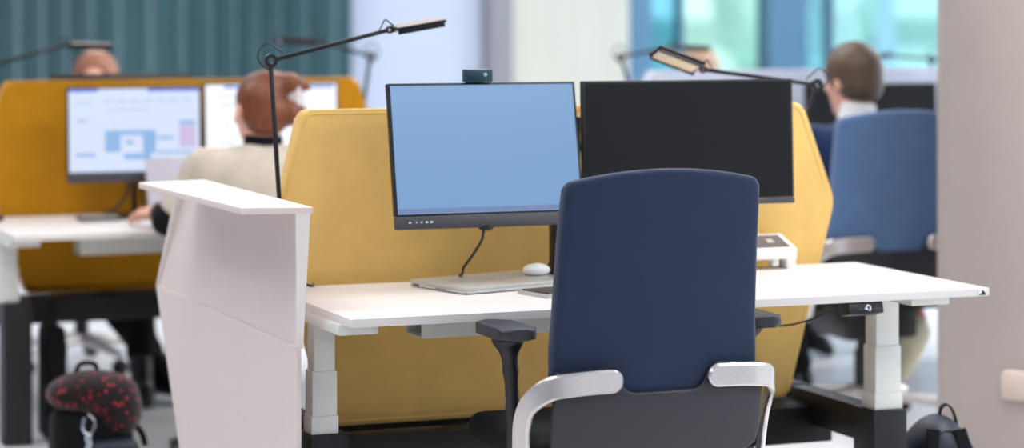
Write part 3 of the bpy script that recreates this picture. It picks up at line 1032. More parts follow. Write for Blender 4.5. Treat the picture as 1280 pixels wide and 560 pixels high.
def task_chair(label, loc, rz, group):
    t = thing('office_chair', label, 'office chair', loc, rz, group)
    # upholstered back
    top = []
    for i in range(17):
        s = -1 + i / 8.0
        top.append((0.213 * s, 1.050 + 0.024 * (1 - s * s)))
    hw = [(0.2245, 1.034), (0.2275, 0.98), (0.2295, 0.88), (0.2335, 0.76), (0.237, 0.69), (0.236, 0.60), (0.10, 0.58)]
    out = hw + [(-p, q) for p, q in hw[::-1]]
    curved_slab('backrest', top + out, 0.044, 0.014, lambda x, z: back_curve(x, z) + 0.022, (-0.27, -0.36, 0.55), (0.27, -0.05, 1.12), 0.006, 'navy', t)
    # hard shell over the lower back with a notched upper edge
    so = [(-0.236, 0.655), (-0.128, 0.664), (-0.106, 0.650), (-0.088, 0.618), (-0.074, 0.610), (0.072, 0.610), (0.088, 0.618), (0.106, 0.650), (0.128, 0.664), (0.236, 0.655), (0.243, 0.58), (0.242, 0.52), (0.236, 0.482), (0.21, 0.465), (-0.21, 0.465), (-0.236, 0.482), (-0.242, 0.52), (-0.243, 0.58)]
    curved_slab('back_shell', so, 0.014, 0.004, lambda x, z: back_curve(x, z) - 0.006, (-0.27, -0.36, 0.43), (0.27, -0.05, 0.72), 0.0045, 'shell', t)
    bm = bmesh.new()
    tube(bm, [(-0.17, -0.21, 0.52), (-0.14, -0.18, 0.44), (-0.08, -0.08, 0.40)], 0.017, 10, True)
    tube(bm, [(0.17, -0.21, 0.52), (0.14, -0.18, 0.44), (0.08, -0.08, 0.40)], 0.017, 10, True)
    finish('back_support', bm, 'black', t)
    for s in (-1, 1):
        # aluminium swing arm: plate on the shell, round the side, down to the seat
        bm = bmesh.new()
        pts = [(-0.122, -0.279, 0.636), (-0.17, -0.278, 0.635), (-0.214, -0.274, 0.632), (-0.249, -0.262, 0.626), (-0.270, -0.236, 0.608), (-0.281, -0.202, 0.580), (-0.284, -0.180, 0.54), (-0.282, -0.170, 0.49), (-0.280, -0.160, 0.44), (-0.272, -0.13, 0.40)]
        wd = [(0, 0, 1), (0, 0, 1), (0, 0, 1), (0, 0.05, 1), (s * 0.1, 0.25, 1), (s * 0.25, 0.7, 0.7), (s * 0.36, 0.94, 0.35), (s * 0.36, 0.94, 0.1), (s * 0.36, 0.94, 0.15), (s * 0.3, 0.8, 0.6)]
        sweep(bm, [(-s * p[0], p[1], p[2]) for p in pts], wd, 0.049, 0.014, n=10)
        # rounded end of the plate
        lathe(bm, [(0.0195, -0.007), (0.0245, -0.0025), (0.0245, 0.0025), (0.0195, 0.007)], 28, Matrix.Translation((s * 0.122, -0.279, 0.636)) @ Matrix.Rotation(PI / 2, 4, 'X'))
        finish('swing_arm', bm, 'alu', t)
        # arm post and pad
        F = Field((s * 0.28 - 0.09, -0.26, 0.36), (s * 0.28 + 0.09, 0.10, 0.78), 0.005)
        F.chain([(s * 0.246, -0.04, 0.42), (s * 0.262, -0.075, 0.55), (s * 0.273, -0.09, 0.64), (s * 0.280, -0.095, 0.70)], [0.018, 0.0145, 0.015, 0.021], 0.012)
        F.ell((s * 0.283, -0.096, 0.708), (0.030, 0.050, 0.014), 0.03)
        F.mesh('armrest_post', 'black', t)
        bm = bmesh.new()
        o = round_poly([(s * 0.288 - 0.043, -0.19), (s * 0.288 + 0.043, -0.19), (s * 0.288 + 0.040, 0.0), (s * 0.288 - 0.040, 0.0)], 0.034, 8)
        prism(bm, o, 'z', 0.716, 0.740, bev=0.008, seg=4)
        finish('armrest', bm, 'shell', t)
    F = Field((-0.28, -0.24, 0.40), (0.28, 0.30, 0.54), 0.008)
    F.slab((0, 0.03, 0.468), (0.245, 0.235, 0.034), 0.032)
    F.mesh('seat', 'black_cloth', t)
    finish('seat_pan', B((-0.2, 0.2, -0.17, 0.2, 0.40, 0.437), (-0.29, 0.29, -0.06, 0.0, 0.385, 0.42), bev=0.008), 'black', t)
    finish('mechanism', B((-0.135, 0.135, -0.15, 0.14, 0.30, 0.405), bev=0.02), 'black', t)
    finish('gas_column', L([(0.028, 0.09), (0.028, 0.25), (0.02, 0.251), (0.02, 0.40)], 24), 'black', t)
    for k in range(5):
        a = PI / 2 + 0.3 + k * 2 * PI / 5
        c, s_ = math.cos(a), math.sin(a)
        bm = bmesh.new()
        tube(bm, [(0.02 * c, 0.02 * s_, 0.11), (0.18 * c, 0.18 * s_, 0.092), (0.31 * c, 0.31 * s_, 0.075)], [0.024, 0.014], 12, True)
        lg = finish('base_leg', bm, 'alu', t)
        bm = bmesh.new()
        Rz = Matrix.Translation((0.30 * c, 0.30 * s_, 0.03)) @ Matrix.Rotation(a + 0.5, 4, 'Z') @ Matrix.Rotation(PI / 2, 4, 'Y')
        for q in (-0.014, 0.014):
            lathe(bm, [(0.02, q - 0.009), (0.029, q - 0.006), (0.029, q + 0.006), (0.02, q + 0.009)], 20, Rz)
        tube(bm, [(0.30 * c, 0.30 * s_, 0.03), (0.30 * c, 0.30 * s_, 0.085)], 0.008, 8)
        finish('caster', bm, 'rubber', lg)
    return t


ch = task_chair('dark blue office chair in front, empty, with black arm pads at the near desk', (0.566, -0.10, 0), 0.0, 'blue office chairs')
c2 = copy_tree(ch)
c2.location = (2.56, 2.27, 0)
c2.rotation_euler = (0, 0, -0.05)
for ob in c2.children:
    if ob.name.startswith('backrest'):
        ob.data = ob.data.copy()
        ob.data.materials[0] = M['blue']  # lit copy of the navy cloth
c2['label'] = 'blue office chair under the man in the navy jacket beside the pillar'

# chair of the person across the far left desk
c3 = copy_tree(ch)
c3.location = (0.37, 4.56, 0)
c3.rotation_euler = (0, 0, PI)
c3['label'] = 'blue office chair behind the mustard divider under the ginger haired person'
c4 = copy_tree(ch)
c4.location = (3.05, 4.75, 0)
c4.rotation_euler = (0, 0, PI)
c4['label'] = 'blue office chair behind the pale divider under the dark blond person'

# the woman sits on a low stool
t = thing('office_stool', 'low black round stool the woman in the cream jacket sits on', 'stool', (0.52, 2.36, 0))
finish('seat', L([(0.15, 0.42), (0.185, 0.43), (0.19, 0.455), (0.175, 0.472), (0.05, 0.478)], 40), 'black_cloth', t)
finish('column', L([(0.03, 0.07), (0.028, 0.25), (0.018, 0.252), (0.018, 0.43)], 20), 'chrome', t)
for k in range(5):
    a = PI + 0.05 + k * 2 * PI / 5
    c, s_ = math.cos(a), math.sin(a)
    bm = bmesh.new()
    tube(bm, [(0.02 * c, 0.02 * s_, 0.10), (0.18 * c, 0.18 * s_, 0.088), (0.34 * c, 0.34 * s_, 0.075)], [0.024, 0.014], 12, True)
    lg = finish('base_leg', bm, 'black', t)
    bm = bmesh.new()
    Rz = Matrix.Translation((0.335 * c, 0.335 * s_, 0.03)) @ Matrix.Rotation(a + 0.5, 4, 'Z') @ Matrix.Rotation(PI / 2, 4, 'Y')
    for q in (-0.014, 0.014):
        lathe(bm, [(0.02, q - 0.009), (0.029, q - 0.006), (0.029, q + 0.006), (0.02, q + 0.009)], 20, Rz)
    tube(bm, [(0.335 * c, 0.335 * s_, 0.03), (0.335 * c, 0.335 * s_, 0.085)], 0.008, 8)
    finish('caster', bm, 'grey_plastic', lg)


# ------------------------------------------------------------------ people
def rotm(yaw, pitch=0.0, roll=0.0):
    return Matrix.Rotation(yaw, 3, 'Z') @ Matrix.Rotation(pitch, 3, 'X') @ Matrix.Rotation(roll, 3, 'Y')


def hand(F, wr, dirv, palm_n, s, curl=0.35, thumb=1):
    """Palm, four fingers and a thumb from the wrist; dirv points along the hand, palm_n out of the palm."""
    d = Vector(dirv).normalized()
    n = Vector(palm_n)
    n = (n - d * n.dot(d)).normalized()
    sd = d.cross(n).normalized() * thumb
    w = Vector(wr)
    P = lambda a, b, c: tuple(w + d * a * s + sd * b * s + n * c * s)
    for b in (-0.026, -0.009, 0.009, 0.026):
        F.limb(P(0.015, b * 0.6, 0), P(0.085, b, 0), 0.014 * s, 0.0115 * s, 0.008)
    for b, ln, an in ((0.029, 0.070, 0.08), (0.010, 0.080, 0.02), (-0.010, 0.074, -0.04), (-0.028, 0.058, -0.10)):
        c1 = curl
        a0, b0, c0 = 0.085, b, 0.0
        a1, b1, c1_ = a0 + ln * 0.45 * math.cos(c1), b0 + ln * 0.45 * an, c0 + ln * 0.45 * math.sin(c1)
        a2, b2, c2_ = a1 + ln * 0.32 * math.cos(2 * c1), b1 + ln * 0.3 * an, c1_ + ln * 0.32 * math.sin(2 * c1)
        a3, b3, c3_ = a2 + ln * 0.25 * math.cos(2.6 * c1), b2 + ln * 0.2 * an, c2_ + ln * 0.25 * math.sin(2.6 * c1)
        F.limb(P(a0, b0, c0), P(a1, b1, c1_), 0.0095 * s, 0.0085 * s, 0.003)
        F.limb(P(a1, b1, c1_), P(a2, b2, c2_), 0.0085 * s, 0.008 * s, 0.002)
        F.limb(P(a2, b2, c2_), P(a3, b3, c3_), 0.008 * s, 0.007 * s, 0.002)
    F.limb(P(0.025, 0.022, 0.004), P(0.055, 0.048, 0.014), 0.014 * s, 0.011 * s, 0.006)
    F.limb(P(0.055, 0.048, 0.014), P(0.088, 0.056, 0.020), 0.0105 * s, 0.008 * s, 0.003)


def head(F, c, R):
    c = Vector(c)
    A = np.array(R)
    P = lambda *p: tuple(c + R @ Vector(p))
    F.ell(P(0, -0.012, 0.03), (0.074, 0.094, 0.084), 0.01, A)
    F.ell(P(0, 0.026, -0.045), (0.057, 0.064, 0.074), 0.03, A)
    F.ell(P(0, 0.064, -0.098), (0.024, 0.022, 0.02), 0.025, A)
    F.ell(P(0, 0.073, 0.028), (0.05, 0.018, 0.012), 0.015, A)
    for s in (-1, 1):
        F.ell(P(s * 0.031, 0.090, 0.008), (0.016, 0.014, 0.010), 0.012, A, cut=True)
        F.ell(P(s * 0.040, 0.066, -0.022), (0.02, 0.02, 0.016), 0.02, A)
        F.ell(P(s * 0.076, -0.008, -0.012), (0.010, 0.019, 0.031), 0.006, A)
    F.limb(P(0, 0.084, 0.012), P(0, 0.107, -0.028), 0.0075, 0.011, 0.01)
    F.ell(P(0, 0.095, -0.030), (0.017, 0.012, 0.009), 0.008, A)
    F.ell(P(0, 0.085, -0.060), (0.023, 0.010, 0.006), 0.006, A)
    F.ell(P(0, 0.083, -0.071), (0.020, 0.010, 0.007), 0.006, A)


def person(label, loc, rz, J, cloth, hair_fn, group=None, arms_skin=None):
    """J: joints in local metres, facing +y, floor at 0."""
    g = J
    lo, hi = (-0.5, -0.35, -0.01), (0.5, 1.12, 1.36)
    F = Field(lo, hi, 0.0062)
    R = rotm(*J['head_rot'])
    pel, ch_, nk, hd = (Vector(J[k]) for k in ('pelvis', 'chest', 'neck', 'head'))
    F.chain([pel, (pel + ch_) / 2, ch_], [0.10, 0.095, 0.105], 0.05)
    F.chain([ch_, nk], [0.06, 0.052], 0.05)
    F.limb(nk, hd + R @ Vector((0, -0.025, -0.04)), 0.052, 0.05, 0.02)
    head(F, hd, R)
    for s, n in ((-1, 'l'), (1, 'r')):
        sh, el, wr = (Vector(J[k + n]) for k in ('sh_', 'el_', 'wr_'))
        hp, kn, an, toe = (Vector(J[k + n]) for k in ('hip_', 'kn_', 'an_', 'toe_'))
        F.limb(ch_ + Vector((s * 0.05, 0, 0.04)), sh, 0.065, 0.045, 0.04)
        F.chain([sh, el, wr], [0.045, 0.037, 0.026], 0.02)
        hand(F, wr, J['hd_' + n], J['pn_' + n], 1.0, 0.35, s)
        F.chain([hp, kn, an], [0.075, 0.05, 0.036], 0.02)
        F.limb(an, toe, 0.032, 0.022, 0.02)
    o = F.mesh('person', 'skin')
    o.location = loc
    o.rotation_euler = (0, 0, rz)
    tag(o, label, 'person', group)
    # trousers
    F = Field((-0.5, -0.35, 0), (0.5, 1.05, 0.75), 0.0075)
    for s, n in ((-1, 'l'), (1, 'r')):
        hp, kn, an = (Vector(J[k + n]) for k in ('hip_', 'kn_', 'an_'))
        F.chain([pel, hp, kn, an + (kn - an) * 0.12], [0.125, 0.092, 0.068, 0.052], 0.025)
    F.mesh('trousers', cloth['trousers'], o)
    # top: body and sleeves
    F = Field((-0.5, -0.35, 0.4), (0.5, 0.7, 1.2), 0.0065)
    F.chain([pel + Vector((0, 0, 0.03)), (pel + ch_) / 2], [0.13, 0.12], 0.05)
    for q in (-1, 0, 1):
        F.limb((pel + ch_) / 2 + Vector((q * 0.05, 0, 0)), ch_ + Vector((q * 0.075, -0.01, 0.02)), 0.11, 0.118, 0.05)
    F.limb(ch_ + Vector((0, -0.01, 0.06)), nk - Vector((0, 0.005, 0.045)), 0.10, 0.066, 0.05)
    for s, n in ((-1, 'l'), (1, 'r')):
        sh, el, wr = (Vector(J[k + n]) for k in ('sh_', 'el_', 'wr_'))
        F.limb(ch_ + Vector((s * 0.06, 0, 0.05)), sh, 0.085, 0.066, 0.05)
        end = sh + (el - sh) * cloth.get('sleeve', 1.0)
        F.chain([sh, end], [0.066, 0.055], 0.03)
        if cloth.get('sleeve', 1.0) >= 1.0:
            F.chain([el, el + (wr - el) * 0.93], [0.055, 0.042], 0.02)
    jk = F.mesh(cloth.get('top_name', 'jacket'), cloth['top'], o)
    # under-layer: collar and, for a waistcoat, sleeves
    F = Field((-0.5, -0.35, 0.55), (0.5, 0.7, 1.25), 0.006)
    u = (hd + R @ Vector((0, -0.03, -0.05)) - nk).normalized()
    F.limb(nk - u * 0.05, nk + u * cloth.get('collar', 0.012), 0.070, 0.060, 0.0)
    F.keep(tuple(nk + u * (cloth.get('collar', 0.012) + 0.01)), tuple(u))
    if cloth.get('sleeve', 1.0) < 1.0:
        for s, n in ((-1, 'l'), (1, 'r')):
            sh, el, wr = (Vector(J[k + n]) for k in ('sh_', 'el_', 'wr_'))
            F.chain([sh, el, el + (wr - el) * 0.95], [0.054, 0.048, 0.036], 0.02)
    F.mesh('shirt', cloth['under'], o)
    for s, n in ((-1, 'l'), (1, 'r')):
        an, toe = Vector(J['an_' + n]), Vector(J['toe_' + n])
        F = Field(tuple(min(a, b) - 0.12 for a, b in zip(an, toe)), tuple(max(a, b) + 0.12 for a, b in zip(an, toe)), 0.005)
        dv = (toe - an).normalized()
        heel = an - Vector((dv.x, dv.y, 0)) * 0.04
        heel.z = min(an.z, toe.z + 0.03) - 0.02 if toe.z < 0.06 and an.z < 0.14 else an.z - 0.02
        F.limb(heel, toe, 0.040, 0.034, 0.02)
        F.limb(an, (an + toe) / 2, 0.046, 0.038, 0.03)
        F.limb(toe, toe + dv * 0.04, 0.036, 0.028, 0.02)
        if toe.z < 0.06 and an.z < 0.14:
            F.keep((0, 0, 0.006), (0, 0, -1))
        sh_ = F.mesh('shoe', cloth['shoe'], o)
    # hair and eyes
    hair_fn(o, hd, R)
    for s in (-1, 1):
        ec = hd + R @ Vector((s * 0.031, 0.078, 0.008))
        bm = bmesh.new()
        bmesh.ops.create_uvsphere(bm, u_segments=16, v_segments=10, radius=0.0115, matrix=Matrix.Translation(ec))
        finish('eye', bm, 'eye_white', o)
    return o


def hair_cap(o, hd, R, m, thick=0.012, nape=-0.055, brow=0.0, extra=None, h=0.0045):
    A = np.array(R)
    F = Field(tuple(hd - Vector((0.16, 0.2, 0.17))), tuple(hd + Vector((0.2, 0.16, 0.19))), h)
    P = lambda *p: tuple(hd + R @ Vector(p))
    F.ell(P(0, -0.014, 0.032), (0.074 + thick, 0.094 + thick, 0.084 + thick), 0.0, A)
    F.ell(P(0, -0.045, -0.03), (0.066 + thick * 0.6, 0.055 + thick, 0.06), 0.03, A)
    # open the face and trim the nape
    F.ell(P(0, 0.125, -0.045 + brow), (0.075, 0.085, 0.115), 0.02, A, cut=True)
    F.ell(P(0, 0.07, -0.13), (0.12, 0.10, 0.09), 0.02, A, cut=True)
    F.keep(P(0, 0, nape - 0.02), tuple(R @ Vector((0, 0.25, -1)).normalized()))
    if extra:
        extra(F, P, A)
    return F.mesh('hair', m, o)


SIT = dict(pelvis=(0, 0, 0.55), chest=(0, 0.03, 0.86), neck=(0, 0.045, 1.02), head=(0, 0.075, 1.16), head_rot=(0, 0, 0),
           sh_l=(-0.175, 0.03, 0.945), el_l=(-0.23, 0.12, 0.72), wr_l=(-0.16, 0.34, 0.755), hd_l=(0.2, 1, 0.0), pn_l=(0, 0, -1),
           sh_r=(0.175, 0.03, 0.945), el_r=(0.23, 0.12, 0.72), wr_r=(0.16, 0.34, 0.755), hd_r=(-0.2, 1, 0.0), pn_r=(0, 0, -1),
           hip_l=(-0.09, 0.02, 0.545), kn_l=(-0.11, 0.42, 0.55), an_l=(-0.11, 0.42, 0.10), toe_l=(-0.12, 0.53, 0.045),
           hip_r=(0.09, 0.02, 0.545), kn_r=(0.11, 0.42, 0.55), an_r=(0.11, 0.42, 0.10), toe_r=(0.12, 0.53, 0.045))

# the woman at the far left desk
W = dict(SIT)
W.update(head=(0.0, 0.05, 1.088), head_rot=(0.15, -0.10, 0.03), neck=(0.0, 0.02, 0.955), chest=(0, 0.0, 0.83),
         sh_l=(-0.185, 0.01, 0.905), el_l=(-0.29, 0.07, 0.752), wr_l=(-0.262, 0.285, 0.756), hd_l=(-0.42, 1, 0.0), pn_l=(0.2, 0.1, -1),
         sh_r=(0.18, 0.01, 0.905), el_r=(0.24, 0.16, 0.72), wr_r=(0.10, 0.34, 0.745),
         kn_l=(-0.07, 0.42, 0.53), an_l=(-0.05, 0.40, 0.10), toe_l=(-0.05, 0.51, 0.045))


def bun(o, hd, R):
    def extra(F, P, A):
        F.chain([P(0.01, -0.055, 0.080), P(0.07, -0.085, 0.080), P(0.115, -0.10, 0.068)], [0.042, 0.027, 0.014], 0.025)
        F.chain([P(0.02, -0.07, -0.010), P(0.065, -0.095, -0.016), P(0.092, -0.10, -0.016)], [0.044, 0.032, 0.025], 0.025)
    hair_cap(o, hd, R, 'hair_auburn', thick=0.004, nape=-0.05, extra=extra)
    P = lambda *p: tuple(hd + R @ Vector(p))
    bm = bmesh.new()
    for q in range(5):
        z = 0.064 - q * 0.011
        tube(bm, [P(0.05, -0.075, z - 0.008), P(0.082, -0.105, z - 0.006), P(0.108, -0.085, z - 0.008)], 0.0055, 8, True)
    tube(bm, [P(0.082, -0.108, 0.066), P(0.082, -0.108, 0.004)], 0.0075, 8)
    finish('hair_clip', bm, 'clip', o)


person('woman with pinned up auburn hair and cream jacket seen from behind at far left', (0.49, 2.38, 0), 0.0, W,
       dict(top='cream_cloth', under='black_cloth', trousers='black_cloth', shoe='shoe_black', sleeve=0.75, collar=0.048), bun)

# the man at the right
K = dict(SIT)
K.update(head=(-0.005, 0.06, 1.165), head_rot=(0.35, -0.10, 0.0), neck=(0, 0.03, 1.035),
         kn_l=(-0.17, 0.42, 0.53), kn_r=(0.26, 0.40, 0.53), an_l=(-0.03, 0.40, 0.10), toe_l=(-0.02, 0.51, 0.045),
         an_r=(0.205, 0.00, 0.315), toe_r=(0.18, 0.03, 0.19))


def short_hair(o, hd, R):
    hair_cap(o, hd, R, 'hair_brown', thick=0.015, nape=-0.075)


man = person('man with short brown hair, white collar and navy jacket on a blue chair', (2.555, 2.27, 0), -0.05, K,
             dict(top='navy_cloth', under='white_cloth', trousers='black_cloth', shoe='shoe_black', collar=0.042), short_hair)
for ob in man.children:
    if ob.name.startswith('shoe') and max(v.co.z for v in ob.data.vertices) > 0.25:
        ob.data.materials[0] = M['sole_cream']
        ob['label'] = 'cream coloured shoe with its sole turned back'
finish('sock', T([(0.215, 0.045, 0.36), (0.205, 0.0, 0.33)], 0.046, 16, False), 'sock_pink', man)

O1 = dict(SIT)
O1.update(head=(-0.035, 0.085, 1.118), head_rot=(-0.3, -0.12, 0.08), neck=(-0.015, 0.04, 1.0),
          hip_l=(-0.09, 0.08, 0.54), hip_r=(0.09, 0.08, 0.54),
          kn_l=(-0.09, 0.56, 0.51), an_l=(-0.02, 0.90, 0.13), toe_l=(-0.01, 1.00, 0.05), kn_r=(0.15, 0.58, 0.50), an_r=(-0.10, 0.84, 0.13), toe_r=(-0.16, 0.93, 0.05))


def ginger(o, hd, R):
    hair_cap(o, hd, R, 'hair_ginger', thick=0.014, nape=-0.09, brow=0.03)


person('person with ginger hair whose head shows above the mustard divider', (0.36, 4.49, 0), PI, O1,
       dict(top='grey_cloth', under='white_cloth', trousers='black_cloth', shoe='shoe_black', top_name='jumper'), ginger)


def blond(o, hd, R):
    hair_cap(o, hd, R, 'hair_blond', thick=0.012, nape=-0.09)


person('person with dark blond hair whose head shows above the pale divider by the window', (3.05, 4.66, 0), PI, O1,
       dict(top='grey_cloth', under='white_cloth', trousers='black_cloth', shoe='shoe_black', top_name='jumper'), blond)

# ------------------------------------------------------------------ far screens
M['screen_cal'] = glow('lit calendar screen', (216, 228, 252), 1.0)
M['screen_white'] = glow('lit white screen', (244, 247, 255), 1.15)
M['ui_blue'] = glow('screen blue', (92, 128, 232), 0.9)
M['ui_sky'] = glow('screen sky blue', (150, 192, 240), 0.9)
M['ui_pink'] = glow('screen lilac', (214, 200, 238), 0.9)
M['ui_grey'] = glow('screen grey', (190, 202, 230), 0.9)
M['screen_lilac'] = glow('lit lilac laptop screen', (222, 214, 232), 0.75)

fm, Rf, sf = monitor('lit monitor showing a blue calendar, left of the woman at the far desk', (0.243, 3.08, 0.827), 0.458, 0.318, math.radians(3), 0.030, 'screen_cal', 'far lit monitors')


def ui(name, rects, m, par, R, w, h, dy=-0.0018):
    for (x0, x1, z0, z1) in rects:
        bm = bmesh.new()
        box(bm, -w / 2 + x0 * w, -w / 2 + x1 * w, dy, dy + 0.001, 0.034 + z0 * h, 0.034 + z1 * h, mtx=R)
        finish(name, bm, m, par)


w_, h_ = 0.444, 0.278
ui('title_bar', [(0.0, 0.22, 0.965, 1.0), (0.60, 1.0, 0.965, 1.0)], 'ui_blue', sf, Rf, w_, h_)
ui('calendar_block', [(0.27, 0.39, 0.24, 0.50), (0.39, 0.66, 0.44, 0.50), (0.56, 0.66, 0.22, 0.45), (0.43, 0.49, 0.33, 0.38), (0.41, 0.62, 0.15, 0.22), (0.67, 0.80, 0.38, 0.42), (0.84, 0.97, 0.56, 0.61), (0.05, 0.2, 0.19, 0.23), (0.67, 0.97, 0.21, 0.24)], 'ui_sky', sf, Rf, w_, h_)
ui('side_block', [(0.84, 0.97, 0.28, 0.55)], 'ui_pink', sf, Rf, w_, h_)
ui('text_line', [(0.27 + 0.1 * q, 0.33 + 0.1 * q, 0.84, 0.865) for q in range(7)] + [(0.06, 0.14, 0.60, 0.64), (0.05, 0.17, 0.82, 0.84), (0.3, 0.6, 0.74, 0.755), (0.0, 1.0, 0.0, 0.012)], 'ui_grey', sf, Rf, w_, h_)
fm2, Rf2, sf2 = monitor('lit white monitor partly behind the woman\'s head at the far desk', (0.720, 3.08, 0.832), 0.478, 0.322, math.radians(3), 0.030, 'screen_white', 'far lit monitors')
ui('title_bar', [(0.12, 1.0, 0.965, 1.0)], 'ui_blue', sf2, Rf2, w_, h_)
ui('text_line', [(0.07, 0.3, 0.86, 0.88), (0.07, 0.22, 0.76, 0.78), (0.12, 0.16, 0.5, 0.53), (0.07, 0.2, 0.3, 0.32)], 'ui_grey', sf2, Rf2, w_, h_)


def stand(loc, hgt, label, group):
    t = thing('monitor_stand', label, 'monitor stand', loc, 0, group)
    bm = bmesh.new()
    prism(bm, round_poly([(-0.1, -0.09), (0.1, -0.09), (0.1, 0.08), (-0.1, 0.08)], 0.02), 'z', 0, 0.01, bev=0.003)
    finish('base', bm, 'black', t)
    finish('post', B((-0.009, 0.009, 0.022, 0.040, 0.008, hgt), bev=0.003), 'black', t)
    finish('mount', B((-0.04, 0.04, -0.012, 0.03, hgt - 0.08, hgt), bev=0.003), 'black', t)


stand((0.255, 3.12, 0.705), 0.27, 'black monitor stand under the calendar monitor', 'far monitor stands')
stand((0.725, 3.12, 0.705), 0.27, 'black monitor stand under the white monitor behind the woman', 'far monitor stands')
for px in (0.255, 0.31):
    c = finish('power_cable', T([(px - 0.03, 3.10, 0.835), (px - 0.04, 3.10, 0.78), (px - 0.08 if px < 0.3 else px - 0.03, 3.09, 0.735), (px - 0.14 if px < 0.3 else px - 0.02, 3.08, 0.709)], 0.005, 8), 'cable')
    tag(c, 'black cable trailing left from the calendar monitor' if px < 0.3 else 'black cable dropping straight from the calendar monitor', 'cable')

# dark monitors of the people opposite, and the man's
m3, _, _ = monitor('dark monitor backing onto the mustard divider, its top edge just showing', (0.31, 3.60, 0.83), 0.52, 0.347, 0.0, 0.02, 'screen_off', 'dark monitors', rz=PI)
stand((0.31, 3.55, 0.72), 0.27, 'black monitor stand behind the mustard divider', 'far monitor stands')
m4, _, _ = monitor('dark monitor beyond the seated man, left of the pillar', (3.17, 3.24, 0.79), 0.58, 0.33, math.radians(3), 0.02, 'screen_off', 'dark monitors')
stand((3.17, 3.275, 0.73), 0.25, 'black monitor stand in front of the seated man', 'far monitor stands')

# open laptop beside the woman
t = thing('laptop', 'open laptop with pale lilac screen in front of the woman', 'laptop', (0.435, 2.90, 0.705), 0.05)
bm = bmesh.new()
prism(bm, round_poly([(-0.16, -0.12), (0.16, -0.12), (0.16, 0.11), (-0.16, 0.11)], 0.01), 'z', 0.0, 0.014, bev=0.003)
finish('base', bm, 'silver', t)
bm = bmesh.new()
for r in range(5):
    for k in range(13):
        box(bm, -0.14 + k * 0.0216, -0.14 + k * 0.0216 + 0.018, -0.01 + r * 0.021, 0.008 + r * 0.021, 0.014, 0.0155)
finish('keys', bm, 'black', t)
Rl = Matrix.Translation((0, 0.108, 0.012)) @ Matrix.Rotation(math.radians(-14), 4, 'X')
ld = finish('lid', B((-0.16, 0.16, 0.0, 0.007, 0, 0.195), bev=0.003, mtx=Rl), 'silver', t)
finish('screen', B((-0.153, 0.153, -0.0008, 0.001, 0.012, 0.189), mtx=Rl), 'screen_lilac', ld)

# papers and a keyboard on the far desk
t = thing('keyboard', 'grey keyboard on the far left desk in front of the calendar monitor', 'keyboard', (0.045, 2.99, 0.705), 0.0)
bm = bmesh.new()
prism(bm, round_poly([(0, 0), (0.13, 0), (0.13, 0.11), (0, 0.11)], 0.008), 'z', 0, 0.012, bev=0.003)
finish('base', bm, 'grey_plastic', t)
bm = bmesh.new()
for r in range(4):
    for k in range(6):
        box(bm, 0.006 + k * 0.02, 0.023 + k * 0.02, 0.008 + r * 0.024, 0.028 + r * 0.024, 0.012, 0.015)
finish('keys', bm, 'silver', t)
for k in range(3):
    o = finish('paper_sheet', B((-0.105, 0.105, -0.07, 0.07, 0.0, 0.0008)), 'paper')
    o.location = (0.27 + 0.004 * k, 2.80 - 0.006 * k, 0.7055 + 0.0010 * k)
    o.rotation_euler = (0, 0, 0.04 * k - 0.03)
    tag(o, ('bottom', 'middle', 'top')[k] + ' white sheet of the small paper pile under the woman\'s hand', 'paper', 'paper pile by the woman')

# ------------------------------------------------------------------ bags
FL = Vector((-0.12, 2.06, 0))
t = thing('backpack', 'black backpack with red rose print standing on the floor by the far desk leg', 'backpack', tuple(FL), 0.0)
F = Field((-0.2, -0.16, -0.01), (0.2, 0.2, 0.42), 0.006)
F.slab((-0.0, 0.02, 0.13), (0.118, 0.085, 0.13), 0.06, 0.03)
F.keep((0, 0, 0.0), (0, 0, -1))
F.mesh('body', 'bag_black', t)
F = Field((-0.2, -0.16, 0.1), (0.2, 0.22, 0.42), 0.0055)
F.ell((0.0, 0.01, 0.292), (0.128, 0.105, 0.062), 0.03)
F.ell((0.07, 0.0, 0.24), (0.075, 0.095, 0.085), 0.03)
F.ell((-0.095, -0.01, 0.29), (0.035, 0.06, 0.032), 0.02)
F.mesh('flap', 'floral', t)
F = Field((-0.06, -0.16, 0.0), (0.16, 0.0, 0.22), 0.0055)
F.slab((0.045, -0.075, 0.095), (0.075, 0.035, 0.07), 0.03)
F.mesh('front_pocket', 'pack_navy', t)
bm = bmesh.new()
tube(bm, [(0.125, 0.0, 0.19), (0.142, -0.02, 0.165), (0.15, -0.03, 0.13)], 0.009, 8, True)
tube(bm, [(0.02, 0.02, 0.345), (0.01, 0.02, 0.37), (-0.03, 0.02, 0.372), (-0.045, 0.02, 0.345)], 0.007, 8, True)
finish('strap', bm, 'bag_black', t)
bm = bmesh.new()
tube(bm, [(-0.032, -0.095, 0.245), (-0.014, -0.10, 0.225), (-0.018, -0.103, 0.20), (-0.034, -0.103, 0.185), (-0.048, -0.10, 0.205), (-0.044, -0.097, 0.235)], 0.004, 8, True)
for q in range(7):
    ring(bm, Matrix.Translation((-0.034 + 0.003 * (q % 2), -0.105, 0.176 - q * 0.015)) @ Matrix.Rotation(PI / 2 * (q % 2) + 0.5, 4, 'Z') @ Matrix.Rotation(PI / 2, 4, 'X'), 0.010, 0.0065, 0.003, 16)
finish('carabiner', bm, 'chrome', t)

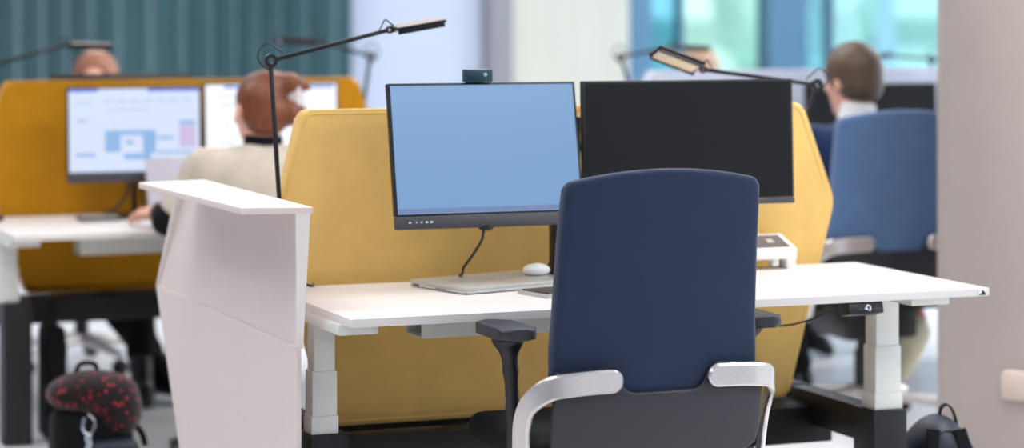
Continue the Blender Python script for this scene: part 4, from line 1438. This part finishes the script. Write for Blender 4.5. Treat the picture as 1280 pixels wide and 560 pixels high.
t = thing('tote_bag', 'slim black bag leaning on the black foot of the far desk', 'bag', (-0.055, 2.99, 0))
F = Field((-0.08, -0.12, -0.01), (0.08, 0.12, 0.45), 0.006)
F.slab((0, 0, 0.19), (0.034, 0.085, 0.19), 0.03)
F.limb((0, -0.02, 0.3), (0.012, 0.02, 0.1), 0.04, 0.036, 0.03)
F.keep((0, 0, 0.0), (0, 0, -1))
F.mesh('body', 'bag_black', t)
finish('handle', T([(-0.0, -0.05, 0.37), (0.0, -0.04, 0.44), (0.0, 0.04, 0.44), (0.0, 0.05, 0.37)], 0.006, 8), 'bag_black', t)

t = thing('backpack', 'dark blue black nylon backpack on the floor between the near desk and pillar', 'backpack', (1.645, 0.30, 0), -0.3)
F = Field((-0.2, -0.2, -0.01), (0.2, 0.2, 0.44), 0.0055)
F.slab((0, 0.02, 0.17), (0.088, 0.12, 0.17), 0.07, 0.03)
F.ell((-0.005, 0.0, 0.315), (0.062, 0.10, 0.075), 0.05)
F.ell((0.0, -0.10, 0.13), (0.075, 0.05, 0.11), 0.03)
F.keep((0, 0, 0.0), (0, 0, -1))
F.mesh('body', 'pack_navy', t)
bm = bmesh.new()
sweep(bm, [(0.0, 0.0, 0.375), (0.004, 0.0, 0.405), (0.02, 0.0, 0.414), (0.036, 0.0, 0.395), (0.046, 0.0, 0.355)], [(0, 1, 0)] * 5, 0.022, 0.004)
finish('handle', bm, 'bag_black', t)
bm = bmesh.new()
for pts in ([(-0.082, -0.07, 0.22), (-0.055, -0.085, 0.32), (0.0, -0.08, 0.362), (0.05, -0.08, 0.335), (0.08, -0.075, 0.25)],):
    tube(bm, pts, 0.004, 8, True)
finish('zip', bm, 'black', t)
bm = bmesh.new()
sweep(bm, [(0.03, -0.08, 0.365), (0.048, -0.112, 0.28), (0.055, -0.135, 0.17), (0.05, -0.12, 0.05)], [(1, 0.1, 0)] * 4, 0.035, 0.012)
sweep(bm, [(-0.035, -0.08, 0.365), (-0.045, -0.112, 0.28), (-0.045, -0.14, 0.17), (-0.04, -0.13, 0.05)], [(1, 0, 0)] * 4, 0.035, 0.012)
finish('strap', bm, 'bag_black', t)


# ------------------------------------------------------------------ light and camera
w = bpy.data.worlds.new('day')
SC.world = w
w.use_nodes = True
nt = w.node_tree
bg = nt.nodes['Background']
bg.inputs['Color'].default_value = (0.86, 0.94, 0.97, 1)
bg.inputs['Strength'].default_value = 1.0

sun = bpy.data.lights.new('sun', 'SUN')
sun.energy = 6.0
sun.angle = 0.05
so = bpy.data.objects.new('sun', sun)
so.rotation_euler = (math.radians(32), 0, math.radians(20))
COL.objects.link(so)


def area(name, loc, target, sx, sy, energy, col):
    l = bpy.data.lights.new(name, 'AREA')
    l.shape = 'RECTANGLE'
    l.size, l.size_y = sx, sy
    l.energy = energy
    l.color = col
    o = bpy.data.objects.new(name, l)
    o.location = loc
    o.rotation_euler = (Vector(target) - Vector(loc)).to_track_quat('-Z', 'Y').to_euler()
    COL.objects.link(o)
    return o


for i, (lx, ly, e) in enumerate([(-2.2, -3, 60), (2, -3, 90), (-1.2, 0.4, 68), (2.2, 0.2, 110), (-1.6, 3.4, 60), (1.6, 3.4, 80), (5.0, 3.6, 120), (1, 7.2, 100), (4.4, 7.0, 62)]):
    area('ceiling_lamp', (lx, ly, 2.97), (lx, ly, 0), 1.6, 1.6, e, (1.0, 0.97, 0.94))
area('window_daylight', (8.5, -3.0, 2.1), (0.5, 0.8, 0.6), 7.0, 1.6, 190, (0.84, 0.92, 1.0))
area('window_daylight', (8.8, 5.5, 1.9), (2, 3.0, 0.8), 5.0, 2.0, 260, (0.80, 0.91, 1.0))
area('window_daylight', (3.0, -9.5, 2.3), (0.5, 0.5, 0.9), 5.0, 1.2, 40, (1.0, 0.97, 0.94))  # added front fill from the camera side, not a window

cam = bpy.data.cameras.new('camera')
co = bpy.data.objects.new('camera', cam)
COL.objects.link(co)
co.location = (-1.61925, -4.9843, 1.40587)
co.rotation_euler = (PI / 2, 0, -0.38005)
cam.sensor_width = 36.0
cam.sensor_fit = 'HORIZONTAL'
cam.lens = 3050.0 / 1280 * 36
cam.shift_y = -(280 - 11.2424) / 1280
cam.clip_end = 300
cam.dof.use_dof = True
cam.dof.focus_distance = 5.35
cam.dof.aperture_fstop = 1.9
SC.camera = co
SC.view_settings.view_transform = 'Standard'
SC.view_settings.look = 'None'
SC.view_settings.gamma = 1
SC.view_settings.use_curve_mapping = False
SC.view_settings.exposure = -0.55
